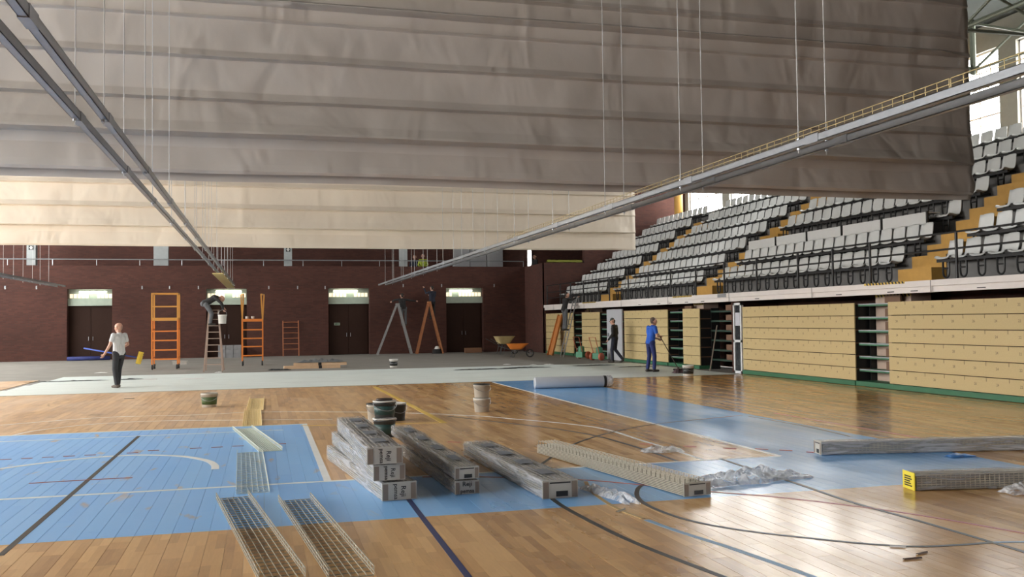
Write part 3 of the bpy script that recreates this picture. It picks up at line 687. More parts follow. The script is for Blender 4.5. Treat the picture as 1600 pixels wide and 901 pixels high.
# ------------------------------------------------------------------ people
def at_y(px, py, Y):
    d = ROT@Vector((px-800, py-450.5, F_PX)); return Vector((d.x*Y/d.y, Y, EYE+d.z*Y/d.y))
SKIN = mat('skin', (.52, .29, .21), .55, var=.06)
STD = dict(pelvis=(0, 0, .97), chest=(0, 0, 1.32), neck=(0, .0, 1.47), head=(0, .02, 1.63), shl=(-.185, 0, 1.42), shr=(.185, 0, 1.42), ell=(-.24, -.02, 1.14), elr=(.24, -.02, 1.14), wrl=(-.25, .07, .90), wrr=(.25, .07, .90),
           hil=(-.095, 0, .93), hir=(.095, 0, .93), knl=(-.10, .02, .50), knr=(.10, .02, .50), anl=(-.10, -.03, .09), anr=(.10, -.03, .09), look=(0, 1, 0), fl=(0, 1, 0), fr=(0, 1, 0))
def person(label, loc, face, pose, cols, long_sleeve=True, hair='short', cap=None, grip=()):
    J = dict(STD); J.update(pose); J = {k: Vector(v) for k, v in J.items()}; S = []
    def c(tag, a, b, ra, rb): S.append((tag, Vector(a), Vector(b), ra, rb))
    rt = (J['shr']-J['shl']).normalized(); ax = (J['chest']-J['pelvis']).normalized(); fw = ax.cross(rt)*-1
    if fw.length < .1: fw = Vector((0, 1, 0))
    fw = rt.cross(ax)*-1 if (rt.cross(ax)*-1).dot(Vector(J['look'])) > 0 else rt.cross(ax); fw = fw.normalized()
    c('pants', J['hil'], J['hir'], .108, .108); c('pants', J['pelvis']+fw*-.02-ax*.08, J['pelvis']+fw*-.02-ax*.08, .10, .10)
    mid = (J['pelvis']+J['chest'])/2+fw*.01
    c('shirt', J['pelvis']-ax*.01-fw*.012, mid, .132, .11)
    for s in (-1, 1):
        c('shirt', J['pelvis']+rt*s*.06-ax*.01, mid+rt*s*.06, .118, .104); c('shirt', mid+rt*s*.06, J['chest']+rt*s*.08, .10, .118)
    c('shirt', J['shl']*.8+J['chest']*.2, J['shr']*.8+J['chest']*.2, .075, .075); c('shirt', J['chest']+ax*.05, J['neck'], .10, .062)
    c('skin', J['neck'], J['head'], .058, .056)
    lk = J['look'].normalized(); hu = (J['head']-J['neck']).normalized(); hu = (hu-lk*hu.dot(lk)).normalized(); hr = lk.cross(hu); h = J['head']
    c('skin', h+hu*.03-lk*.012, h+hu*.03-lk*.012, .098, .098); c('skin', h+hu*.035+lk*.03, h-hu*.04+lk*.045, .078, .062); c('skin', h-hu*.075+lk*.06, h-hu*.08+lk*.062, .04, .04)
    c('skin', h+hu*.01+lk*.108, h-hu*.022+lk*.122, .010, .017); c('lip', h-hu*.055+lk*.098-hr*.018, h-hu*.055+lk*.098+hr*.018, .009, .009)
    for s in (-1, 1):
        c('eye', h+hu*.015+lk*.093+hr*s*.034, h+hu*.015+lk*.093+hr*s*.034, .013, .013); c('hair' if hair != 'bald' else 'skin', h+hu*.036+lk*.098+hr*s*.02, h+hu*.036+lk*.092+hr*s*.045, .007, .006)
        c('skin', h+hu*.015+hr*s*.096-lk*.01, h-hu*.02+hr*s*.092-lk*.008, .02, .015)
    if hair == 'short':
        c('hair', h+hu*.05-lk*.03, h+hu*.05-lk*.03, .094, .094); c('hair', h+hu*.0-lk*.045, h-hu*.02-lk*.04, .075, .065)
    elif hair == 'bald': c('stubble', h-hu*.01-lk*.045, h-hu*.03-lk*.042, .072, .06)
    if cap:
        c('cap', h+hu*.062-lk*.01, h+hu*.062-lk*.01, .096, .096); c('cap', h+hu*.065+lk*.09-hr*.04, h+hu*.06+lk*.14, .015, .012); c('cap', h+hu*.065+lk*.09+hr*.04, h+hu*.06+lk*.14, .015, .012)
        c('hair', h-lk*.045, h-hu*.02-lk*.04, .072, .06)
    for q, s in (('l', -1), ('r', 1)):
        sh, el, wr = J['sh'+q], J['el'+q], J['wr'+q]
        if long_sleeve: c('shirt', sh, el, .066, .052); c('shirt', el, wr, .052, .042)
        else:
            m2 = sh+(el-sh)*.55; c('shirt', sh, m2, .070, .062); c('skin', sh+(el-sh)*.4, el, .05, .043); c('skin', el, wr, .043, .03)
        d = (wr-el).normalized(); side = d.cross(fw if abs(d.dot(fw)) < .9 else ax).normalized(); pn = d.cross(side)
        c('skin', wr, wr+d*.03, .028, .028)
        for k in (-1, 1): c('skin', wr+d*.03+side*k*.012, wr+d*.085+side*k*.022, .019, .017)
        curl = .9 if q in grip else .35
        if pn.dot(fw) < 0: pn = -pn
        for k, ln in enumerate((.068, .078, .072, .056)):
            b0 = wr+d*.085+side*(k-1.5)*.021; b1 = b0+(d*math.cos(curl)+pn*math.sin(curl))*ln*.55; b2 = b1+(d*math.cos(curl*2)+pn*math.sin(curl*2))*ln*.5
            c('skin', b0, b1, .0105, .0098); c('skin', b1, b2, .0098, .009)
        tb0 = wr+d*.025-side*s*.02*(-1 if q == 'l' else -1); b1 = tb0+(d*.6-side*.55+pn*.45).normalized()*.045; c('skin', tb0, b1, .014, .012); c('skin', b1, b1+(d*.8+pn*.5).normalized()*.032, .012, .010)
        hi, kn, an, ft = J['hi'+q], J['kn'+q], J['an'+q], J['f'+q].normalized()
        c('pants', hi, kn, .098, .070); c('pants', kn, an+(kn-an)*.08, .070, .060)
        c('shoe', an-ft*.03-Vector((0, 0, .045)), an+ft*.16-Vector((0, 0, .052)), .045, .036); c('shoe', an, an-Vector((0, 0, .04)), .048, .046)
    mb = MB()
    for t, a, b, ra, rb in S: mb.capsule(a, b, ra, rb, 10)
    ob = bpy.data.objects.new('person', mb.mesh('person', SKIN)); COL.objects.link(ob)
    rm = ob.modifiers.new('r', 'REMESH'); rm.mode = 'VOXEL'; rm.voxel_size = .0095
    sm = ob.modifiers.new('s', 'SMOOTH'); sm.factor = .5; sm.iterations = 3
    me = bpy.data.meshes.new_from_object(ob.evaluated_get(bpy.context.evaluated_depsgraph_get())); bpy.data.objects.remove(ob)
    tags = ['skin', 'shirt', 'pants', 'shoe', 'hair', 'eye', 'lip', 'stubble', 'cap']
    n = len(me.polygons); cen = np.empty(n*3, np.float32); me.polygons.foreach_get('center', cen); cen = cen.reshape(n, 3); best = np.full(n, 9e9); idx = np.zeros(n, int)
    for t, a, b, ra, rb in S:
        a_, d_ = np.array(a), np.array(b-a); L2 = max(1e-9, d_@d_); u = np.clip(((cen-a_)@d_)/L2, 0, 1)
        dist = np.linalg.norm(cen-a_-u[:, None]*d_, axis=1)-(ra+(rb-ra)*u)
        if t in ('eye', 'lip'): dist -= .004
        k = dist < best; best[k] = dist[k]; idx[k] = tags.index(t)
    me.materials.clear()
    for t in tags: me.materials.append(cols.get(t, {'skin': SKIN, 'hair': mat('dark_hair', (.03, .022, .018), .7), 'eye': mat('dark_eye', (.03, .025, .02), .3), 'lip': mat('lip', (.36, .15, .12), .5), 'stubble': mat('cropped_hair', (.36, .22, .17), .7), 'cap': mat('grey_cap', (.07, .08, .07), .8), 'shoe': mat('dark_shoe', (.04, .035, .03), .7)}.get(t, SKIN)))
    me.polygons.foreach_set('material_index', idx.tolist()); me.polygons.foreach_set('use_smooth', [True]*n); me.update()
    return link('person', me, None, loc, R2D(face)-math.pi/2, label, 'person')
cl = lambda n, c, v=.15: mat(n, c, .85, var=v, scale=14, bump=.15, bscale=14)
BLACKC = cl('black_work_cloth', (.022, .021, .022)); NAVYC = cl('navy_work_cloth', (.02, .024, .042)); GREYC = cl('grey_trouser_cloth', (.11, .115, .125))
# man with the broom
p0 = G(186, 606)+Vector((0, 0, .006))
person('bald man in white t-shirt and dark trousers walking with a broom', p0, 138, dict(wrl=(-.36, .13, .93), ell=(-.30, .0, 1.16), elr=(.30, .02, 1.17), wrr=(.14, .26, .98), knl=(-.09, .06, .5), anl=(-.09, -.02, .09), knr=(.09, .10, .51), anr=(.09, .14, .09), look=(-.25, 1, -.12)),
       dict(shirt=cl('white_tshirt', (.62, .64, .65), .05), pants=cl('black_jeans', (.03, .03, .035)), shoe=mat('brown_shoe', (.10, .075, .06), .8)), False, 'bald', grip=('r',))
t = thing('broom', 'blue handled broom with a yellow head carried by the walking man', 'broom')
fv = Vector((math.cos(R2D(138)), math.sin(R2D(138)), 0)); hc = p0+fv*.345+Vector((.06, .02, 0))
ba, bb = hc+Vector((-.75, .12, 1.08)), hc+Vector((.66, -.10, .80))
MB().tube([ba, bb], .018, 8).build('handle', mat('blue_handle', (.03, .08, .42), .4), t, True)
bd = (bb-ba).normalized(); sv = Vector((.75, .1, .62)).normalized(); sv = (sv-bd*sv.dot(bd)).normalized()
Mh = frame(bb, sv, bd)
hd = MB().box(-.17, .17, -.02, .04, -.03, .03, Mh).build('head', mat('yellow_broom', (.74, .52, .05), .6), t)
br = MB()
for k in range(15): br.box(-.168+k*.0225, -.152+k*.0225, .04, .10+.006*(k % 3), -.028, .028, Mh)
br.build('bristles', MATS['yellow_broom'], hd, kind='stuff')
# worker in blue with a mop
p7 = G(1017, 581)+Vector((0, 0, .006))
person('man in bright blue shirt and navy trousers pushing a mop', p7, 12, dict(chest=(0, .05, 1.31), neck=(0, .1, 1.46), head=(0, .14, 1.60), shl=(-.18, .06, 1.41), shr=(.18, .06, 1.41), ell=(-.24, .08, 1.12), wrl=(-.06, .34, 1.04), elr=(.24, .10, 1.13), wrr=(.10, .28, 1.12), anl=(-.1, -.06, .09), knr=(.1, .08, .5), anr=(.1, .06, .09)),
       dict(shirt=cl('bright_blue_shirt', (.02, .10, .48), .1), pants=cl('blue_work_trousers', (.02, .03, .13)), hair=mat('grey_brown_hair', (.10, .07, .055), .7)), False, 'short', grip=('l', 'r'))
t = thing('mop', 'dark mop with a thin handle held by the worker in blue', 'mop')
m0 = p7+Vector((.27, -.02, 1.22)); m1 = p7+Vector((.86, -.22, .075))
MB().tube([m0, m1], .014, 8).build('handle', mat('brown_handle', (.06, .04, .03), .6), t)
hd = MB().box(-.17, .17, -.05, .05, -.03, .02, Matrix.Translation(m1)).build('head', BLACK, t); br = MB()
for k in range(12): br.tube([m1+Vector((-.16+k*.029, 0, -.03)), m1+Vector((-.17+k*.031, .05*math.sin(k*2.3), -.045))], .012, 5)
br.build('strands', mat('grey_cotton', (.2, .19, .18), .9), hd, kind='stuff')
# man in black walking by the grey door
person('man in black jacket and grey cap walking past the grey door', G(961, 566), 138, dict(head=(0, .07, 1.60), neck=(0, .03, 1.46), look=(0, .9, -.45), wrl=(-.24, .16, .9), anr=(.1, -.28, .13), knr=(.1, .02, .5), fr=(0, .8, -.6), anl=(-.1, .06, .09), knl=(-.1, .08, .5)),
       dict(shirt=BLACKC, pants=NAVYC), True, 'none', cap=True)
# ------------------------------------------------------------------ ladders
def ladder(parent, p0, p1, q0, q1, n, w, h, m, name='rung', z0=.12, rung=.018):
    p0, p1, q0, q1 = map(Vector, (p0, p1, q0, q1))
    for a, b in ((p0, q0), (p1, q1)): MB().bar(a, b, w, h).build('rail', m, parent)
    for k in range(n):
        t_ = z0+(1-z0-.04)*k/(n-1); a, b = p0.lerp(q0, t_), p1.lerp(q1, t_)
        if rung > .025: MB().bar(a, b, .09, rung).build('step', m, parent)
        else: MB().tube([a, b], rung, 6).build('rung', m, parent)
WOODL = mat('worn_ladder_wood', (.36, .26, .21), .7); ALU = mat('ladder_aluminium', (.30, .30, .30), .5, .4); OLD = mat('orange_ladder_wood', (.34, .13, .05), .7)
# step ladder with the bending painter
Yl = 34.7; B0, B1 = at_y(318.5, 581.5, Yl), at_y(348, 580.5, Yl); T0, T1 = at_y(326.5, 485, Yl+.55), at_y(341, 485, Yl+.55); B0.z = B1.z = .0
t = thing('step_ladder', 'worn wooden step ladder under the bending painter', 'ladder')
ladder(t, B0, B1, T0, T1, 9, .05, .07, WOODL, rung=.03)
for s, q in ((B0, T0), (B1, T1)): MB().bar((s.x, Yl+1.25, 0), q+Vector((0, .03, 0)), .04, .05).build('rear_leg', WOODL, t)
MB().box(T0.x-.04, T1.x+.04, T0.y-.06, T0.y+.14, T0.z, T0.z+.03).build('top_step', WOODL, t)
zs = B0.lerp(T0, .745).z+.02; fc = at_y(333.5, 506, Yl+.30); fz = zs
person('worker in dark jumper bending over the step ladder with a white bucket', (fc.x-.06, Yl+.36, fz), 0,
       dict(pelvis=(0, -.22, .80), chest=(0, .08, .98), neck=(0, .21, 1.00), head=(-.02, .33, .95), look=(-.4, .6, -.7), shl=(-.17, .12, 1.01), shr=(.17, .12, 1.01), ell=(-.2, .30, .86), wrl=(-.12, .40, .66), elr=(.22, .33, .80), wrr=(.2, .40, .58), hil=(-.09, -.20, .76), hir=(.09, -.20, .76), knl=(-.09, .0, .43), knr=(.09, .0, .43), anl=(-.09, -.05, .09), anr=(.09, -.05, .09)),
       dict(shirt=BLACKC, pants=GREYC), True, 'bald', grip=('r',))
def bucket(name, label, loc, r=.15, h=.30, body=None, band=None, lid=None, handle='down', group=None, n=24, open_top=False):
    t = thing(name, label, 'bucket', loc, random.uniform(0, .3), group)
    pr = [(r*.84, 0), (r*.86, .004), (r*.98, h*.86), (r*1.03, h*.87), (r*1.03, h*.93), (r*1.0, h*.94), (r*1.02, h)]
    if open_top: pr += [(r*.97, h), (r*.94, h*.8), (r*.80, .02), (0.0001, .018)]
    MB().lathe(pr, n).build('shell', body, t, True)
    if band: MB().lathe([(r*.885, h*.2), (r*.895, h*.2), (r*.962, h*.72), (r*.952, h*.72)], n).build('label_band', band, t, True)
    if lid: MB().lathe([(r*1.05, h*.96), (r*1.07, h*.99), (r*1.05, h*1.03), (r*.9, h*1.035), (r*.88, h*1.02), (.0001, h*1.02)], n).build('lid', lid, t, True)
    sgn = {'down': -.55, 'up': .9, 'lean': .3}[handle]
    MB().tube([(r*1.06*math.cos(a), -abs(r*.25*math.sin(a))-(r*1.02 if sgn < .5 else 0)*math.sin(a), h*.88+sgn*h*.75*math.sin(a)) for a in np.linspace(0, math.pi, 13)], .005, 5).build('handle', STEEL, t)
    return t
PAILW = mat('white_pail_plastic', (.66, .64, .60), .5, var=.1); PAILD = mat('black_pail_plastic', (.03, .033, .033), .45); TEAL = mat('teal_label', (.02, .055, .05), .5); PAILG = mat('stained_pail_plastic', (.42, .38, .32), .6, var=.3)
bp = at_y(347.5, 505.5, Yl+.16)
bucket('paint_bucket', 'white paint bucket hanging from the hand of the bending painter', (bp.x-.0, Yl+.16, bp.z), .15, .32, PAILW, None, None, 'up')
# two A-frame ladders against the far wall
def aframe(label, bl, br_, ap, Y, m, n, half):
    t = thing('a_frame_ladder', label, 'ladder'); L0, R0, A = at_y(*bl, Y), at_y(*br_, Y), at_y(*ap, Y); L0.z = R0.z = 0
    d = Vector((0, half, 0)); e = Vector((0, half*.8, 0))
    ladder(t, L0-d, L0+d, A-e-Vector((.03, 0, 0)), A+e-Vector((.03, 0, 0)), n, .075, .05, m)
    ladder(t, R0-d, R0+d, A-e+Vector((.03, 0, 0)), A+e+Vector((.03, 0, 0)), n, .075, .05, m)
    MB().box(A.x-.07, A.x+.07, A.y-half, A.y+half, A.z-.02, A.z+.04).build('hinge_cap', m, t)
    return L0, R0, A
aframe('grey aluminium folding ladder standing open at the brick wall', (589.5, 553), (643, 552), (621, 475), 48.4, ALU, 9, .27)
f = at_y(631, 508.5, 48.75)
person('worker in black with both arms spread atop the aluminium ladder', (f.x+.02, 48.85, f.z), 93, dict(chest=(-.08, .02, 1.28), neck=(-.09, .03, 1.42), head=(-.08, .06, 1.57), shl=(-.27, .02, 1.38), shr=(.10, .02, 1.37), ell=(-.48, .08, 1.35), wrl=(-.58, .2, 1.28), elr=(.38, .05, 1.33), wrr=(.64, .07, 1.30), pelvis=(-.03, 0, .95), hil=(-.12, 0, .92), hir=(.07, 0, .92), knl=(-.10, .04, .5), knr=(.1, .02, .5)), dict(shirt=BLACKC, pants=GREYC))
aframe('orange wooden folding ladder standing open at the brick wall', (651, 552), (691, 551), (670.5, 472), 48.4, OLD, 9, .25)
f = at_y(676, 498, 48.75)
person('worker in navy reaching up from the orange folding ladder', (f.x, 48.85, f.z), 110, dict(wrl=(-.30, .30, 1.62), ell=(-.27, .16, 1.36), elr=(.24, .12, 1.2), wrr=(.1, .32, 1.26)), dict(shirt=NAVYC, pants=BLACKC))
# leaning ladder at the stand
t = thing('leaning_ladder', 'grey ladder leaning on the white edge of the stand', 'ladder'); ly = 40.45
ladder(t, (13.15, ly-.22, 0), (13.15, ly+.22, 0), (13.86, ly-.22, 2.75), (13.86, ly+.22, 2.75), 9, .03, .07, ALU)
person('worker in black on the leaning ladder, reaching over the railing', (13.32, ly-.02, 1.20), 8, dict(pelvis=(0, -.04, .98), chest=(0, .04, 1.33), neck=(0, .08, 1.48), head=(0, .12, 1.63), shl=(-.185, .05, 1.43), shr=(.185, .05, 1.43), elr=(.22, .30, 1.42), wrr=(.2, .52, 1.52), ell=(-.22, .28, 1.40), wrl=(-.18, .5, 1.5)), dict(shirt=BLACKC, pants=GREYC))
t = thing('leaning_platform', 'orange platform frame leaning against the pale boards', 'frame')
ladder(t, (13.30, 43.1, 0), (13.32, 42.45, 0), (13.93, 43.25, 1.95), (13.94, 42.75, 1.95), 6, .05, .10, mat('dull_orange_enamel', (.46, .17, .04), .6))
MB().add([(13.33, 43.08, .03), (13.35, 42.5, .03), (13.92, 42.77, 1.90), (13.91, 43.22, 1.90), (13.35, 43.08, .02), (13.37, 42.5, .02), (13.94, 42.77, 1.89), (13.93, 43.22, 1.89)], [(3, 2, 1, 0), (4, 5, 6, 7)]).build('back_sheet', MATS['dull_orange_enamel'], t)
# workers on the gallery
HV = mat('hi_vis_vest', (.42, .50, .06), .7)
for (px, lab, sh) in ((648, 'worker in dark clothes on the gallery', NAVYC), (661, 'worker in yellow-green vest on the gallery', HV), (836, 'dark figure standing by the bright slit window on the gallery', BLACKC)):
    gy_ = 52.0 if px == 648 else 51.2; g_ = at_y(px, 405, gy_); person(lab, (g_.x, gy_, 3.7), 250 if px < 700 else 200, dict(wrl=(-.1, .25, 1.0), wrr=(.1, .25, 1.02), elr=(.26, .05, 1.15), ell=(-.26, .05, 1.15)), dict(shirt=sh, pants=BLACKC))
# ------------------------------------------------------------------ rolling platforms
def platform(label, loc, w, levels, plat, top, guard, splay):
    t = thing('rolling_platform', label, 'work platform', loc); dp = .75
    for sx in (-1, 1):
        for yy in (0, dp):
            MB().bar((sx*w/2, yy, .17), (sx*w/2, yy, plat), .052, .052).build('post', ORANGE, t)
            wl = MB().lathe([(.03, -.03), (.085, -.03), (.095, -.02), (.095, .02), (.085, .03), (.03, .03)], 16, (0, 0, 0), Matrix.Translation((sx*(w/2-.02), yy-.05, .096))@Matrix.Rotation(math.pi/2, 4, 'Y')).build('caster_wheel', mat('black_rubber', (.03, .03, .03), .7), t, True)
            MB().lathe([(.035, -.036), (.035, .036)], 12, (0, 0, 0), Matrix.Translation((sx*(w/2-.02), yy-.05, .096))@Matrix.Rotation(math.pi/2, 4, 'Y')).box(sx*(w/2-.02)-.045, sx*(w/2-.02)+.045, yy-.04, yy, .15, .19).build('hub', STEEL, wl)
        MB().bar((sx*w/2, 0, .45), (sx*w/2, dp, .45), .05, .05).build('side_rail', ORANGE, t); MB().bar((sx*w/2, 0, plat*.8), (sx*w/2, dp, plat*.8), .05, .05).build('side_rail', ORANGE, t)
        for yy in (0, dp): MB().bar((sx*w/2, yy, plat), (sx*(w/2+splay*(-1 if yy == 0 else 1)), yy, top), .055, .055).build('guard_post', guard, t)
        MB().bar((sx*(w/2-splay), 0, top), (sx*(w/2+splay), dp, top), .05, .05).build('guard_rail', guard, t)
    for z in levels: MB().box(-w/2, w/2, -.03, .12, z-.025, z+.025).build('step', ORANGE, t)
    MB().box(-w/2, w/2, -.03, dp+.03, plat-.05, plat+.06).build('deck', guard if splay == 0 else ORANGE, t)
    if splay == 0:
        for yy in (0, dp):
            MB().bar((-w/2, yy, top), (w/2, yy, top), .05, .05).build('guard_rail', guard, t); MB().bar((-w/2, yy, (top+plat)/2), (w/2, yy, (top+plat)/2), .04, .04).build('guard_rail', guard, t)
    return t
AMBER = mat('amber_enamel', (.62, .30, .06), .5)
g_ = G(257.5, 577); platform('tall orange rolling platform with boxed amber guard rails', g_, .92, (.39, .74, 1.1, 1.45), 1.9, 2.88, AMBER, 0)
g_ = G(394.5, 571); platform('orange rolling platform with two open splayed handrails', g_, .80, (.41, .77, 1.1, 1.45), 1.83, 2.88, AMBER, .06)
for px in (386, 395): 
    q = at_y(px, 497.5, g_.y+.2); MB().lathe([(.055, 0), (.06, .02), (.06, .09), (.05, .1)], 14).build('paint_tin', PAILW, None, True, loc=(q.x, q.y, 1.893), label='white tin on the splayed platform, ' + ('beside its handrail post' if px < 390 else 'at the middle of its deck'), cat='tin', group='tins on the platform')
t = thing('leaning_step_frame', 'thin rusty orange step frame leaning against the brick wall', 'frame')
a, b = at_y(442.5, 556, 48.9), at_y(467, 555, 48.9); ladder(t, (a.x, 48.9, 0), (b.x, 48.9, 0), (a.x, 49.42, 1.82), (b.x, 49.42, 1.82), 6, .05, .05, mat('rusty_orange_steel', (.34, .12, .05), .7), z0=.2)
# ------------------------------------------------------------------ loose things on the bare concrete
t = thing('block_stack', 'stack of grey concrete blocks by the second door', 'blocks'); a, b = at_y(341, 556, 49.0), at_y(377, 556, 49.0); w = (b.x-a.x)/3
for r in range(3):
    for k in range(3): MB().box(a.x+w*k+.008, a.x+w*(k+1)-.008, 48.75+.02*((k+r) % 2), 49.2, .21*r, .21*r+.205).build('block', mat('grey_block', (.24, .24, .25), .9, var=.2, bump=.3), t)
for i, (x0, x1, yy, z, rz, lab) in enumerate(((-1.1, .95, 0, 0, .02, 'cardboard box lying flat at the bottom of the pile'), (-.75, 1.2, .06, .105, -.03, 'long cardboard box on top of another box'))):
    t = thing('cardboard_box', lab, 'box', G(491, 575)+Vector((0, yy+.1, z)), rz, group='long boxes on the concrete')
    MB().box(x0, x1, -.28, .28, 0, .1).build('carton', CARD, t); MB().box(.15, .27, -.283, .283, -.0+.001, .103).build('strap', BLACK, t)
def crumple(name, label, cat_, loc, sx, sy, h, m, seed, rz=0, nx=26, ny=12, group=None):
    def fn(u, v):
        e = math.sin(math.pi*u)**.5*math.sin(math.pi*v)**.5 if 0 < u < 1 and 0 < v < 1 else 0
        wob = .22*noise.noise((u*3.1, v*2.7, seed+3))
        z = .006+h*e*(.35+.9*abs(noise.noise((u*sx*5+seed, v*sy*7, seed)))+.5*abs(noise.noise((u*sx*11, v*sy*12, seed+9))))
        return ((u-.5)*sx*(1+wob), (v-.5)*sy*(1+2*wob*(1-abs(2*u-1)**2)), z)
    return MB().grid(fn, nx, ny).build(name, m, None, False, loc=loc, rotz=rz, label=label, cat=cat_, group=group)
CLEAR = film('clear_film', (.75, .77, .80), .55); DARKF = mat('dark_plastic_sheet', (.05, .052, .055), .4)
crumple('plastic_sheet', 'crumpled dark plastic sheet on the cardboard boxes', 'sheet', G(491, 575)+Vector((.25, .16, .215)), 1.8, .4, .14, mat('grey_plastic', (.16, .165, .17), .35), 2.0)
crumple('scrap_pile', 'dark flat scraps lying beside the cardboard boxes', 'scrap', G(436, 578), .8, .3, .07, DARKF, 5.0)
for i, (px, py, sx, sy, lab) in enumerate(((760, 577, 2.2, .22, 'long dark offcut strip lying across the pale underlay'), (822, 574.5, 1.6, .25, 'dark curled strip at the edge of the pale underlay'), (930, 571, 1.6, .25, 'dark strip lying in front of the green machines'), (998, 573, 1.5, .2, 'dark strip lying behind the worker in blue'), (105, 596, 2.4, .10, 'thin dark strip on the pale underlay by the wooden patch'), (200, 593, .8, .14, 'short dark strip beside the walking man'))):
    crumple('offcut_strip', lab, 'strip', G(px, py)+Vector((0, 0, .006 if py > 570 else 0)), sx, sy, .03, DARKF, i*1.7)
for i, (px, py, sx) in enumerate(((232, 593, .5), (300, 592, .7), (158, 582.5, .4), (792, 569.5, .3), (833, 570, .25), (857, 569.5, .35), (964, 573, .5), (341, 582, .25))):
    lab = ['flat white scrap between the walking man and the step ladder', 'wide white scrap in front of the step ladder'][i] if i < 2 else {2: 'white scrap on the concrete behind the walking man', 3: 'white scrap in front of the wheelbarrows', 4: 'white scrap between the wheelbarrows and the ladder', 5: 'white scrap at the foot of the leaning orange frame', 7: 'white scrap at the foot of the step ladder'}[i] if i != 6 else 'white sheet scrap at the feet of the man in black'
    crumple('white_scrap', lab, 'scrap', G(px, py)+Vector((0, 0, .004 if py > 571 else 0)), sx, sx*.6, .03, WHITE_P, i+11, group='white scraps on the ground')
bucket('paint_bucket', 'white lidded bucket alone on the bare concrete', G(615, 573.5), .16, .30, PAILW, PAILD, PAILW)
t = thing('tool_bag', 'black tool bag under the orange folding ladder', 'bag', at_y(683, 551, 48.3)*1.0); t.location.z = 0
MB().grid(lambda u, v: ((.28-.05*v)*math.cos(u*2*math.pi), (.17-.06*v)*math.sin(u*2*math.pi), .24*v), 20, 4).lathe([(.22, 0), (.0001, 0.002)], 20).lathe([(.17, .235), (.0001, .245)], 20).build('body', BLACKC, t, True)
MB().tube([(-.15, -.13, .18), (-.1, -.17, .08), (.1, -.17, .08), (.15, -.13, .18)], .012).build('handle', BLACK, t)
o = thing('hard_hat', 'white hard hat resting on the black tool bag', 'helmet', (t.location.x, t.location.y, .246))
MB().lathe([(.15, 0), (.155, .01), (.125, .02), (.12, .07), (.095, .12), (.05, .145), (.0001, .15)], 20).build('shell', WHITE_P, o, True); MB().bar((0, -.12, .1), (0, .1, .13), .03, .03).build('ridge', WHITE_P, o)
t = thing('plinth_box', 'low brown wooden crate in front of the dark door', 'crate', at_y(739, 551, 48.6)); t.location.z = 0
for k in range(3): MB().box(-.45, .45, -.2, -.18, .01+.09*k, .09+.09*k).build('slat', mat('crate_wood', (.22, .11, .06), .8), t)
MB().box(-.44, .44, -.18, .2, .0, .25).build('core', MATS['crate_wood'], t)
def barrow(label, loc, rz, m, z=1.0, group='wheelbarrows by the corner'):
    t = thing('wheelbarrow', label, 'wheelbarrow', loc, rz, group); P = [(-.42, .36, .42), (.45, .36, .55)]
    rings = [(.26, .20, .36*z), (.30, .24, .40*z), (.46, .33, .62*z), (.49, .35, .63*z), (.46, .33, .615*z), (.25, .19, .38*z)]
    v = []; f = []; n = 20
    for a, b, zz in rings:
        for k in range(n):
            an = 2*math.pi*k/n; cx, sy = math.cos(an), math.sin(an); e = .45
            v.append((a*math.copysign(abs(cx)**e, cx)+(.09 if cx > 0 and zz > .5*z else 0), b*math.copysign(abs(sy)**e, sy), zz))
    for i in range(len(rings)-1): f += [(i*n+k, i*n+(k+1) % n, (i+1)*n+(k+1) % n, (i+1)*n+k) for k in range(n)]
    f += [tuple(range(n))[::-1], tuple(5*n+k for k in range(n))]
    MB().add(v, f).build('tray', m, t)
    for s in (-1, 1):
        MB().tube([(.62, s*.06, .19), (.2, s*.17, .33*z), (-.3, s*.22, .36*z), (-.85, s*.28, .55*z)], .017, 6).build('handle', DARKF, t)
        MB().tube([(-.15, s*.2, .35*z), (-.28, s*.22, .02), (-.12, s*.22, .02), (.0, s*.18, .34*z)], .014, 6).build('leg', DARKF, t)
    wl = MB().tube([(.62+.16*math.cos(a), 0, .19+.16*math.sin(a)) for a in np.linspace(0, 2*math.pi, 19)], .032, 8, cap=False).build('wheel', MATS['black_rubber'], t, True)
    MB().tube([(.62, -.07, .19), (.62, .07, .19)], .03, 8).bar((.47, 0, .19), (.77, 0, .19), .02, .03).bar((.62, 0, .04), (.62, 0, .34), .02, .03).build('hub', STEEL, wl)
    return t
g_ = G(807, 558); barrow('orange wheelbarrow in front of the yellow one', g_, R2D(-15), ORANGE)
g_ = G(787, 553.5); barrow('tall dusty yellow wheelbarrow behind the orange one', g_, R2D(12), mat('dusty_yellow_enamel', (.46, .36, .17), .7), 1.45)
for (px, py, lab, sg) in ((913, 560, 'green and orange floor machine beside the leaning ladder', 1), (939, 562.5, 'green and orange floor machine beside the grey door', -1)):
    t = thing('floor_machine', lab, 'machine', G(px, py)+Vector((-.1, 0, 0)), R2D(120), group='green floor machines')
    MB().box(-.18, .18, -.22, .2, .06, .30).lathe([(.13, .30), (.14, .33), (.13, .52), (.06, .56)], 16, (0, .05*sg, 0)).build('motor_body', mat('machine_green', (.05, .22, .12), .45), t)
    for s in (-1, 1): MB().lathe([(.0001, -.05), (.15, -.05), (.16, -.03), (.16, .03), (.15, .05), (.0001, .05)], 18, (0, 0, 0), Matrix.Translation((s*.24, -.12*sg, .16))@Matrix.Rotation(math.pi/2, 4, 'Y')).build('wheel', mat('machine_red_orange', (.42, .10, .05), .5), t, True)
    MB().tube([(-.15, .15, .3), (-.17, .4, .95), (.17, .4, .95), (.15, .15, .3)], .016, 6).build('handle', MATS['machine_red_orange'], t)
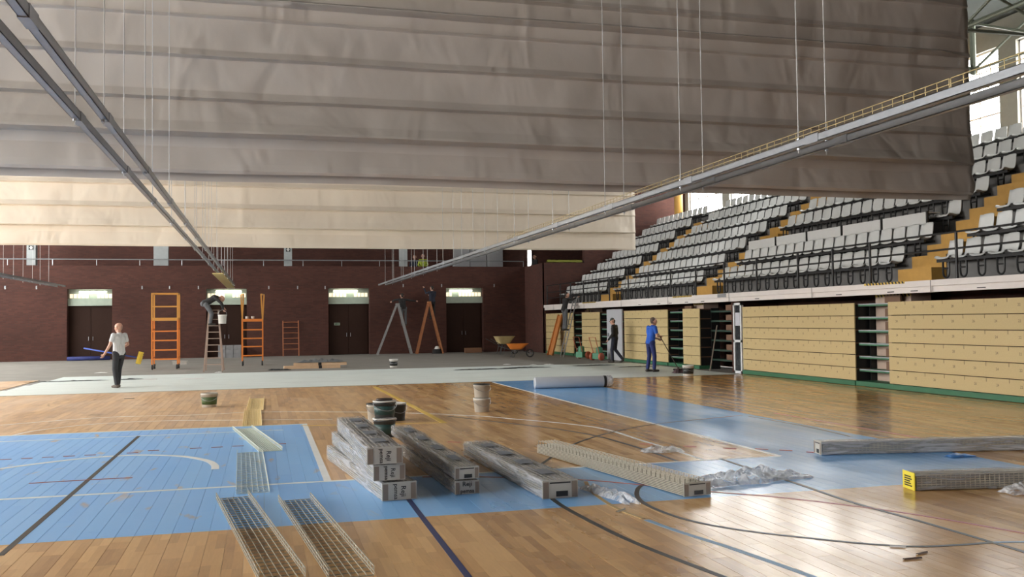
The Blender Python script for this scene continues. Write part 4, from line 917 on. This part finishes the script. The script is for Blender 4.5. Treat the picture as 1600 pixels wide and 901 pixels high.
t = thing('long_pole', 'bare wooden pole leaning in the dark recess', 'pole'); MB().tube([(13.6, 26.75, .03), (14.32, 27.6, 1.45)], .022, 8).build('pole', mat('grey_wood', (.26, .21, .17), .8), t)
bucket('paint_bucket', 'stained white and black bucket near the worker in blue', G(1075.5, 587)+Vector((0, 0, .006)), .17, .31, PAILW, PAILD, None, 'down', open_top=True)
crumple('cleaning_rag', 'dark red rag heaped beside the stained bucket', 'rag', G(1060, 583)+Vector((0, 0, .006)), .35, .3, .16, mat('dark_rag', (.07, .04, .045), .9), 4.4)
t = thing('floor_mat_roll', 'long blue foam roll lying along the foot of the first door', 'foam roll'); a, b = at_y(105, 561.5, 49.15), at_y(172, 560, 49.15); MB().tube([(a.x, 49.15, .1), (b.x, 49.15, .1)], .1, 14).build('roll', mat('blue_foam', (.02, .03, .15), .7), t, True)
t = thing('white_tray', 'small white tray behind the tall orange platform', 'tray', G(281, 569)); MB().box(-.28, .28, -.15, .15, .0, .12).box(-.31, .31, -.18, .18, .12, .15).build('tray', mat('off_white_tray', (.45, .43, .40), .7), t)
# ------------------------------------------------------------------ roll, pails
a, b = G(838, 607.5), G(959, 604.5); d = (b-a); Lr = d.length
t = thing('flooring_roll', 'large grey flooring roll wrapped in film on the blue strip', 'roll', (a.x, a.y+.15, .142), math.atan2(d.y, d.x))
My = Matrix.Rotation(math.pi/2, 4, 'Y')
MB().lathe([(.055, 0), (.138, 0), (.142, .01), (.142, Lr-.01), (.138, Lr), (.055, Lr), (.055, 0)], 32, (0, 0, 0), My).build('roll', mat('grey_vinyl', (.44, .46, .50), .35, var=.06), t, True)
MB().lathe([(.035, .002), (.055, .002), (.055, Lr-.002), (.035, Lr-.002), (.035, .002)], 20, (0, 0, 0), My).build('core_tube', mat('dark_core', (.12, .10, .09), .8), t)
MB().lathe([(.1425, Lr-.22), (.1455, Lr-.2), (.1455, Lr-.16), (.1425, Lr-.15)], 32, (0, 0, 0), My).build('strap', BLACK, t)
MB().lathe([(.139, Lr-.02), (.149, Lr-.12), (.147, Lr-.02), (.10, Lr+.03)], 24, (0, 0, 0), My).build('film_end', CLEAR, t)
bucket('paint_pail', 'stained translucent pail alone on the worn boards', G(327, 635.5), .165, .29, PAILG, mat('green_label', (.06, .10, .03), .6), None, 'down', open_top=True)
p = G(601, 682)
bucket('paint_pail', 'lower black pail of the stack behind the wrapped bundles', p, .165, .27, PAILD, TEAL, PAILW, 'lean')
t = bucket('paint_pail', 'upper pail with teal label and dark grip lid on the stack', (p.x, p.y, .287), .165, .24, PAILD, TEAL, PAILW, 'down')
MB().tube([(.11*math.cos(k), .06*math.sin(k), .265) for k in np.linspace(0, 2*math.pi, 17)], .018, 6, cap=False).build('grip', mat('dark_grip', (.05, .035, .03), .6), t, True)
bucket('paint_pail', 'white sided pail tucked behind the black pail stack', G(588, 659), .16, .31, PAILG, None, PAILD)
bucket('paint_pail', 'black pail with white rim beside the pail stack', G(621, 656), .15, .29, PAILD, None, PAILW, 'down')
p = G(753, 643); bucket('paint_pail', 'lower stained pail of the two stacked by themselves', p, .155, .25, PAILG, None, PAILW)
bucket('paint_pail', 'upper stained pail with black rimmed lid of the two stacked by themselves', (p.x, p.y, .265), .155, .25, PAILG, None, PAILD)
# ------------------------------------------------------------------ wire trays laid out on the floor
GALV = mat('galvanised_wire', (.42, .385, .31), .5, .2); GALV2 = mat('bright_galvanised_wire', (.66, .68, .58), .5, .0)
def tray_on_floor(label, near, far, w, h, m, step=.1, flip=False, nl=5, r=.004):
    near, far = Vector(near), Vector(far); d = far-near
    t = thing('wire_cable_tray', label, 'cable tray', (near.x, near.y, r+.003), math.atan2(d.y, d.x)-math.pi/2, 'wire trays laid end to end')
    wire_tray(t, d.length, w, h, r, m, step, nl)
tray_on_floor('open wire tray on bare boards, its far end meeting the chain of trays', V3(.115, 6.38), V3(-.30, 9.50), .30, .06, GALV, .1, nl=7, r=.0048)
tray_on_floor('lone open wire tray lying parallel beside the chain of trays', V3(.56, 6.30), V3(.28, 9.18), .30, .06, GALV, .1, nl=7, r=.0048)
tray_on_floor('pale wire tray crossing the white line on the blue paint', V3(-.11, 9.72), V3(-.18, 12.75), .32, .04, GALV2, .075, nl=7, r=.0035)
tray_on_floor('slanted pale wire tray in the middle of the blue paint', V3(.085, 12.80), V3(-.34, 15.68), .30, .05, GALV2, .045, nl=11)
tray_on_floor('yellowish wire tray just past the blue paint', V3(-.19, 16.02), V3(-.21, 18.85), .30, .05, mat('bright_zinc_wire', (.90, .74, .42), .5, .0), .04, nl=11, r=.006)
tray_on_floor('yellowish wire tray at the far end of the chain', V3(-.17, 18.95), V3(-.15, 21.8), .31, .05, MATS['bright_zinc_wire'], .04, nl=11, r=.006)
# ------------------------------------------------------------------ wrapped tray bundles
WRAP = film('grey_wrap_film', (.50, .51, .54), .5, .2, (2.2, .22, 2.2)); WRAP2 = film('thin_wrap_film', (.5, .52, .55), .25, .2, (2.2, .22, 2.2))
PAPER = mat('label_paper', (.46, .44, .39), .7, var=.1); INK = mat('black_ink', (.012, .012, .012), .6); TAPE = mat('brown_tape', (.24, .19, .15), .4); YLAB = mat('yellow_label', (.74, .62, .05), .5)
GBAND = mat('grey_print_band', (.17, .19, .22), .5)
def bundle(label, near, far, w, h, z=0, tilt=0, film_m=WRAP, cap='text', vertical=False, group='wrapped tray bundles', bare=False, lift=0, bands=True):
    near, far = Vector(near), Vector(far); d = far-near; L_ = d.length
    t = thing('wrapped_tray_bundle', label, 'tray bundle', (near.x, near.y, z), math.atan2(d.y, d.x)-math.pi/2, group)
    if lift: t.rotation_euler[0] = math.atan2(lift, L_)
    a = MB(); n = int(L_/(.05 if not bare else .085))
    for k in range(n+1):
        y = .02+(L_-.04)*k/n; a.tube([(-w/2+.012, y, h-.012), (-w/2+.012, y, .012), (w/2-.012, y, .012), (w/2-.012, y, h-.012)], .005, 4)
        if k % 2 == 0: a.tube([(-w/2+.012, y, h-.02), (w/2-.012, y, h-.02)], .005, 4)
        if bare: a.tube([(-w/2+.03, y, h-.02), (-w/2+.03, y, h+.035)], .004, 4); a.tube([(w/2-.05, y, h-.02), (w/2-.05, y, h+.03)], .004, 4); a.tube([(0, y, h-.02), (0, y, h+.02)], .004, 4)
    a.build('cross_wires', GALV if not bare else mat('dull_galvanised_wire', (.18, .165, .13), .5, .2), t, kind='stuff'); b = MB()
    if bare:
        for j in range(6): b.tube([(-w/2+.03+(w-.08)*j/5, .02, h+.03), (-w/2+.03+(w-.08)*j/5, L_-.02, h+.03)], .004, 4)
    for j in range(7):
        z_ = .015+(h-.035)*j/6
        for x in (-w/2+.012, w/2-.012): b.tube([(x, .02, z_), (x, L_-.02, z_)], .006, 4)
    for j in range(1, 8): b.tube([(-w/2+w*j/8, .02, h-.015), (-w/2+w*j/8, L_-.02, h-.015)], .006, 4)
    b.build('long_wires', GALV, t, kind='stuff')
    MB().box(-w/2+.02, w/2-.02, .03, L_-.03, .02, h-.03).build('tray_stack', mat('dull_tray_steel', (.24, .235, .22), .6, .3) if not bare else mat('dark_tray_stack', (.06, .055, .045), .7), t)
    def fn(u, v):
        c_ = [(-w/2, 0.004), (w/2, 0.004), (w/2, h), (-w/2, h), (-w/2, 0.004)]; k = u*4; i = min(int(k), 3); f_ = k-i
        x = c_[i][0]*(1-f_)+c_[i+1][0]*f_; zz = c_[i][1]*(1-f_)+c_[i+1][1]*f_; y = -.004+(L_+.008)*v
        g_ = .009*noise.noise((x*9+near.x, y*2.0, zz*9))
        return (x+math.copysign(max(0, g_), x), y, max(.003, zz+(max(0, g_) if zz > h*.5 else 0)))
    if not bare: MB().grid(fn, 24, 60).build('film', film_m, t, True)
    else: MB().grid(lambda u, v: ((fn(u*.74, v*.55)[0]), fn(0, v*.55)[1], fn(u*.74, v*.55)[2]*.8), 24, 40).build('film', film_m, t, True)
    if bands:
        for k in range(4 if not bare else 0):
            y = .35+L_*.25*k*.9; MB().box(-w*.18, w*.22, y, y+.28, h+.0105, h+.0125).build('printed_band', GBAND, t)
    e = MB().box(-w/2-.004, w/2+.004, -.012, -.004, .004, h+.004).build('end_cap', YLAB if cap == 'yellow' else PAPER, t)
    k = MB()
    F = frame((0, -.0135, h/2), (1, 0, 0), (0, 0, 1)) if not vertical else frame((0, -.0135, h/2), (0, 0, -1), (1, 0, 0))
    ww = w if not vertical else h
    if cap == 'text':
        s_ = min(.12, ww*.40, (h if not vertical else w)*.5)
        
        for body, sz, dy in (('Reji', s_, s_*.55), ('pemsa', s_*.85, -s_*.5)):
            q_ = MB(); text_mb(q_, body, sz, F@Matrix.Translation((0, dy, 0))); q_.build('lettering', INK, e, kind='stuff')
    elif cap == 'yellow':
        for j in range(5): k.box(-w*.35, w*(.3-.08*(j % 3)), -.0145, -.0125, h*(.2+.13*j), h*(.2+.13*j)+.012)
    elif cap == 'tape':
        k.box(-w*.12, w*.22, -.0145, -.0125, h*.12, h*.42); MB().box(-w*.3, w*.3, -.0145, -.0125, h*.84, h*.92).build('print', INK, e)
    if k.v: k.build('print', INK, e, kind='stuff' if cap == 'yellow' else None)
    for s in (-1, 1): MB().box(s*w*.41-w*.075, s*w*.41+w*.075, -.0145, -.0122, .01, h-.01).build('tape', TAPE if cap != 'yellow' else YLAB, e)
    return t
bundle('bottom wrapped bundle of the stack of three', V3(1.245, 8.90), V3(.92, 11.88), .33, .17, 0, vertical=True)
bundle('middle wrapped bundle of the stack of three', V3(1.155, 8.93), V3(.97, 11.92), .30, .15, .186, vertical=True)
bundle('top wrapped bundle of the stack of three', V3(1.105, 8.86), V3(1.05, 11.86), .33, .16, .353, vertical=True)
bundle('wrapped bundle lying flat under a tilted one beside the stack', V3(1.925, 8.99), V3(1.80, 11.95), .24, .13, 0, cap='text', film_m=WRAP)
bundle('tilted wrapped bundle resting on the flat one beside the stack', V3(1.925, 9.0), V3(1.70, 12.0), .24, .12, .146, cap='tape', lift=.10)
bundle('low wide wrapped bundle lying alone next to the mesh bundle', V3(2.725, 8.50), V3(2.62, 11.62), .35, .17, 0, cap='tape')
bundle('half unwrapped bundle with bare wire mesh sticking up', V3(4.0, 8.19), V3(3.50, 11.45), .30, .13, 0, cap='tape', bare=True, film_m=WRAP2)
bundle('long wrapped bundle across the blue strip beside the boards', G(1284, 711)+Vector((.02, .1, 0)), G(1284, 711)+Vector((3.0, -.45, 0)), .22, .16, 0, cap='tape', film_m=WRAP, bands=False)
bundle('wrapped bundle with a yellow end label', V3(6.11, 7.84), V3(9.07, 7.30), .22, .17, 0, cap='yellow', film_m=WRAP2, bands=False)
# torn wrapping
crumple('torn_film', 'large heap of torn clear film beside the half unwrapped bundle', 'plastic film', G(1165, 750)+Vector((.05, 0, 0)), 1.25, .42, .13, CLEAR, 1.3, R2D(8), 44, 18)
crumple('torn_film', 'twisted strip of clear film between two bundles', 'plastic film', G(952, 775), .16, .9, .10, CLEAR, 3.1, R2D(8), 8, 34)
crumple('torn_film', 'crumpled film caught behind the half unwrapped bundle', 'plastic film', G(1035, 705), .55, .3, .08, CLEAR, 6.2, R2D(-12))
crumple('torn_film', 'crumpled clear film against the yellow labelled bundle', 'plastic film', G(1592, 770)+Vector((0, 0, 0)), .3, .22, .14, CLEAR, 8.2)
crumple('torn_film', 'blue and clear film scrap beside the long wrapped bundle', 'plastic film', G(1500, 713), .34, .16, .05, mat('blue_scrap_film', (.05, .18, .45), .3), 9.9)
for i, (px, py, ln, rz, m, lab) in enumerate(((1441, 865, .12, .3, mat('dark_wood_sliver', (.10, .05, .02), .7), 'short dark wood sliver on the glossy boards'), (1426, 873.5, .15, 0, MATS['dark_wood_sliver'], 'longer dark wood sliver on the glossy boards'), (1403, 855, .11, -.5, WHITE_P, 'white plastic sliver on the glossy boards'), (970, 798, .16, .7, PAPER, 'twisted end of paper strip by the clear film'), (202, 623, .22, .1, DARKF, 'small dark scrap on the wooden boards near the walking man'), (563, 692, .12, .3, DARKF, 'small dark stub beside the wrapped stack'))):
    mbx = MB().grid(lambda u, v: ((u-.5)*ln, (v-.5)*.022*(1-.4*u), .003+.012*math.sin(math.pi*v)), 4, 3); mbx.build('floor_scrap', m, None, loc=G(px, py), rotz=rz, label=lab, cat='scrap')
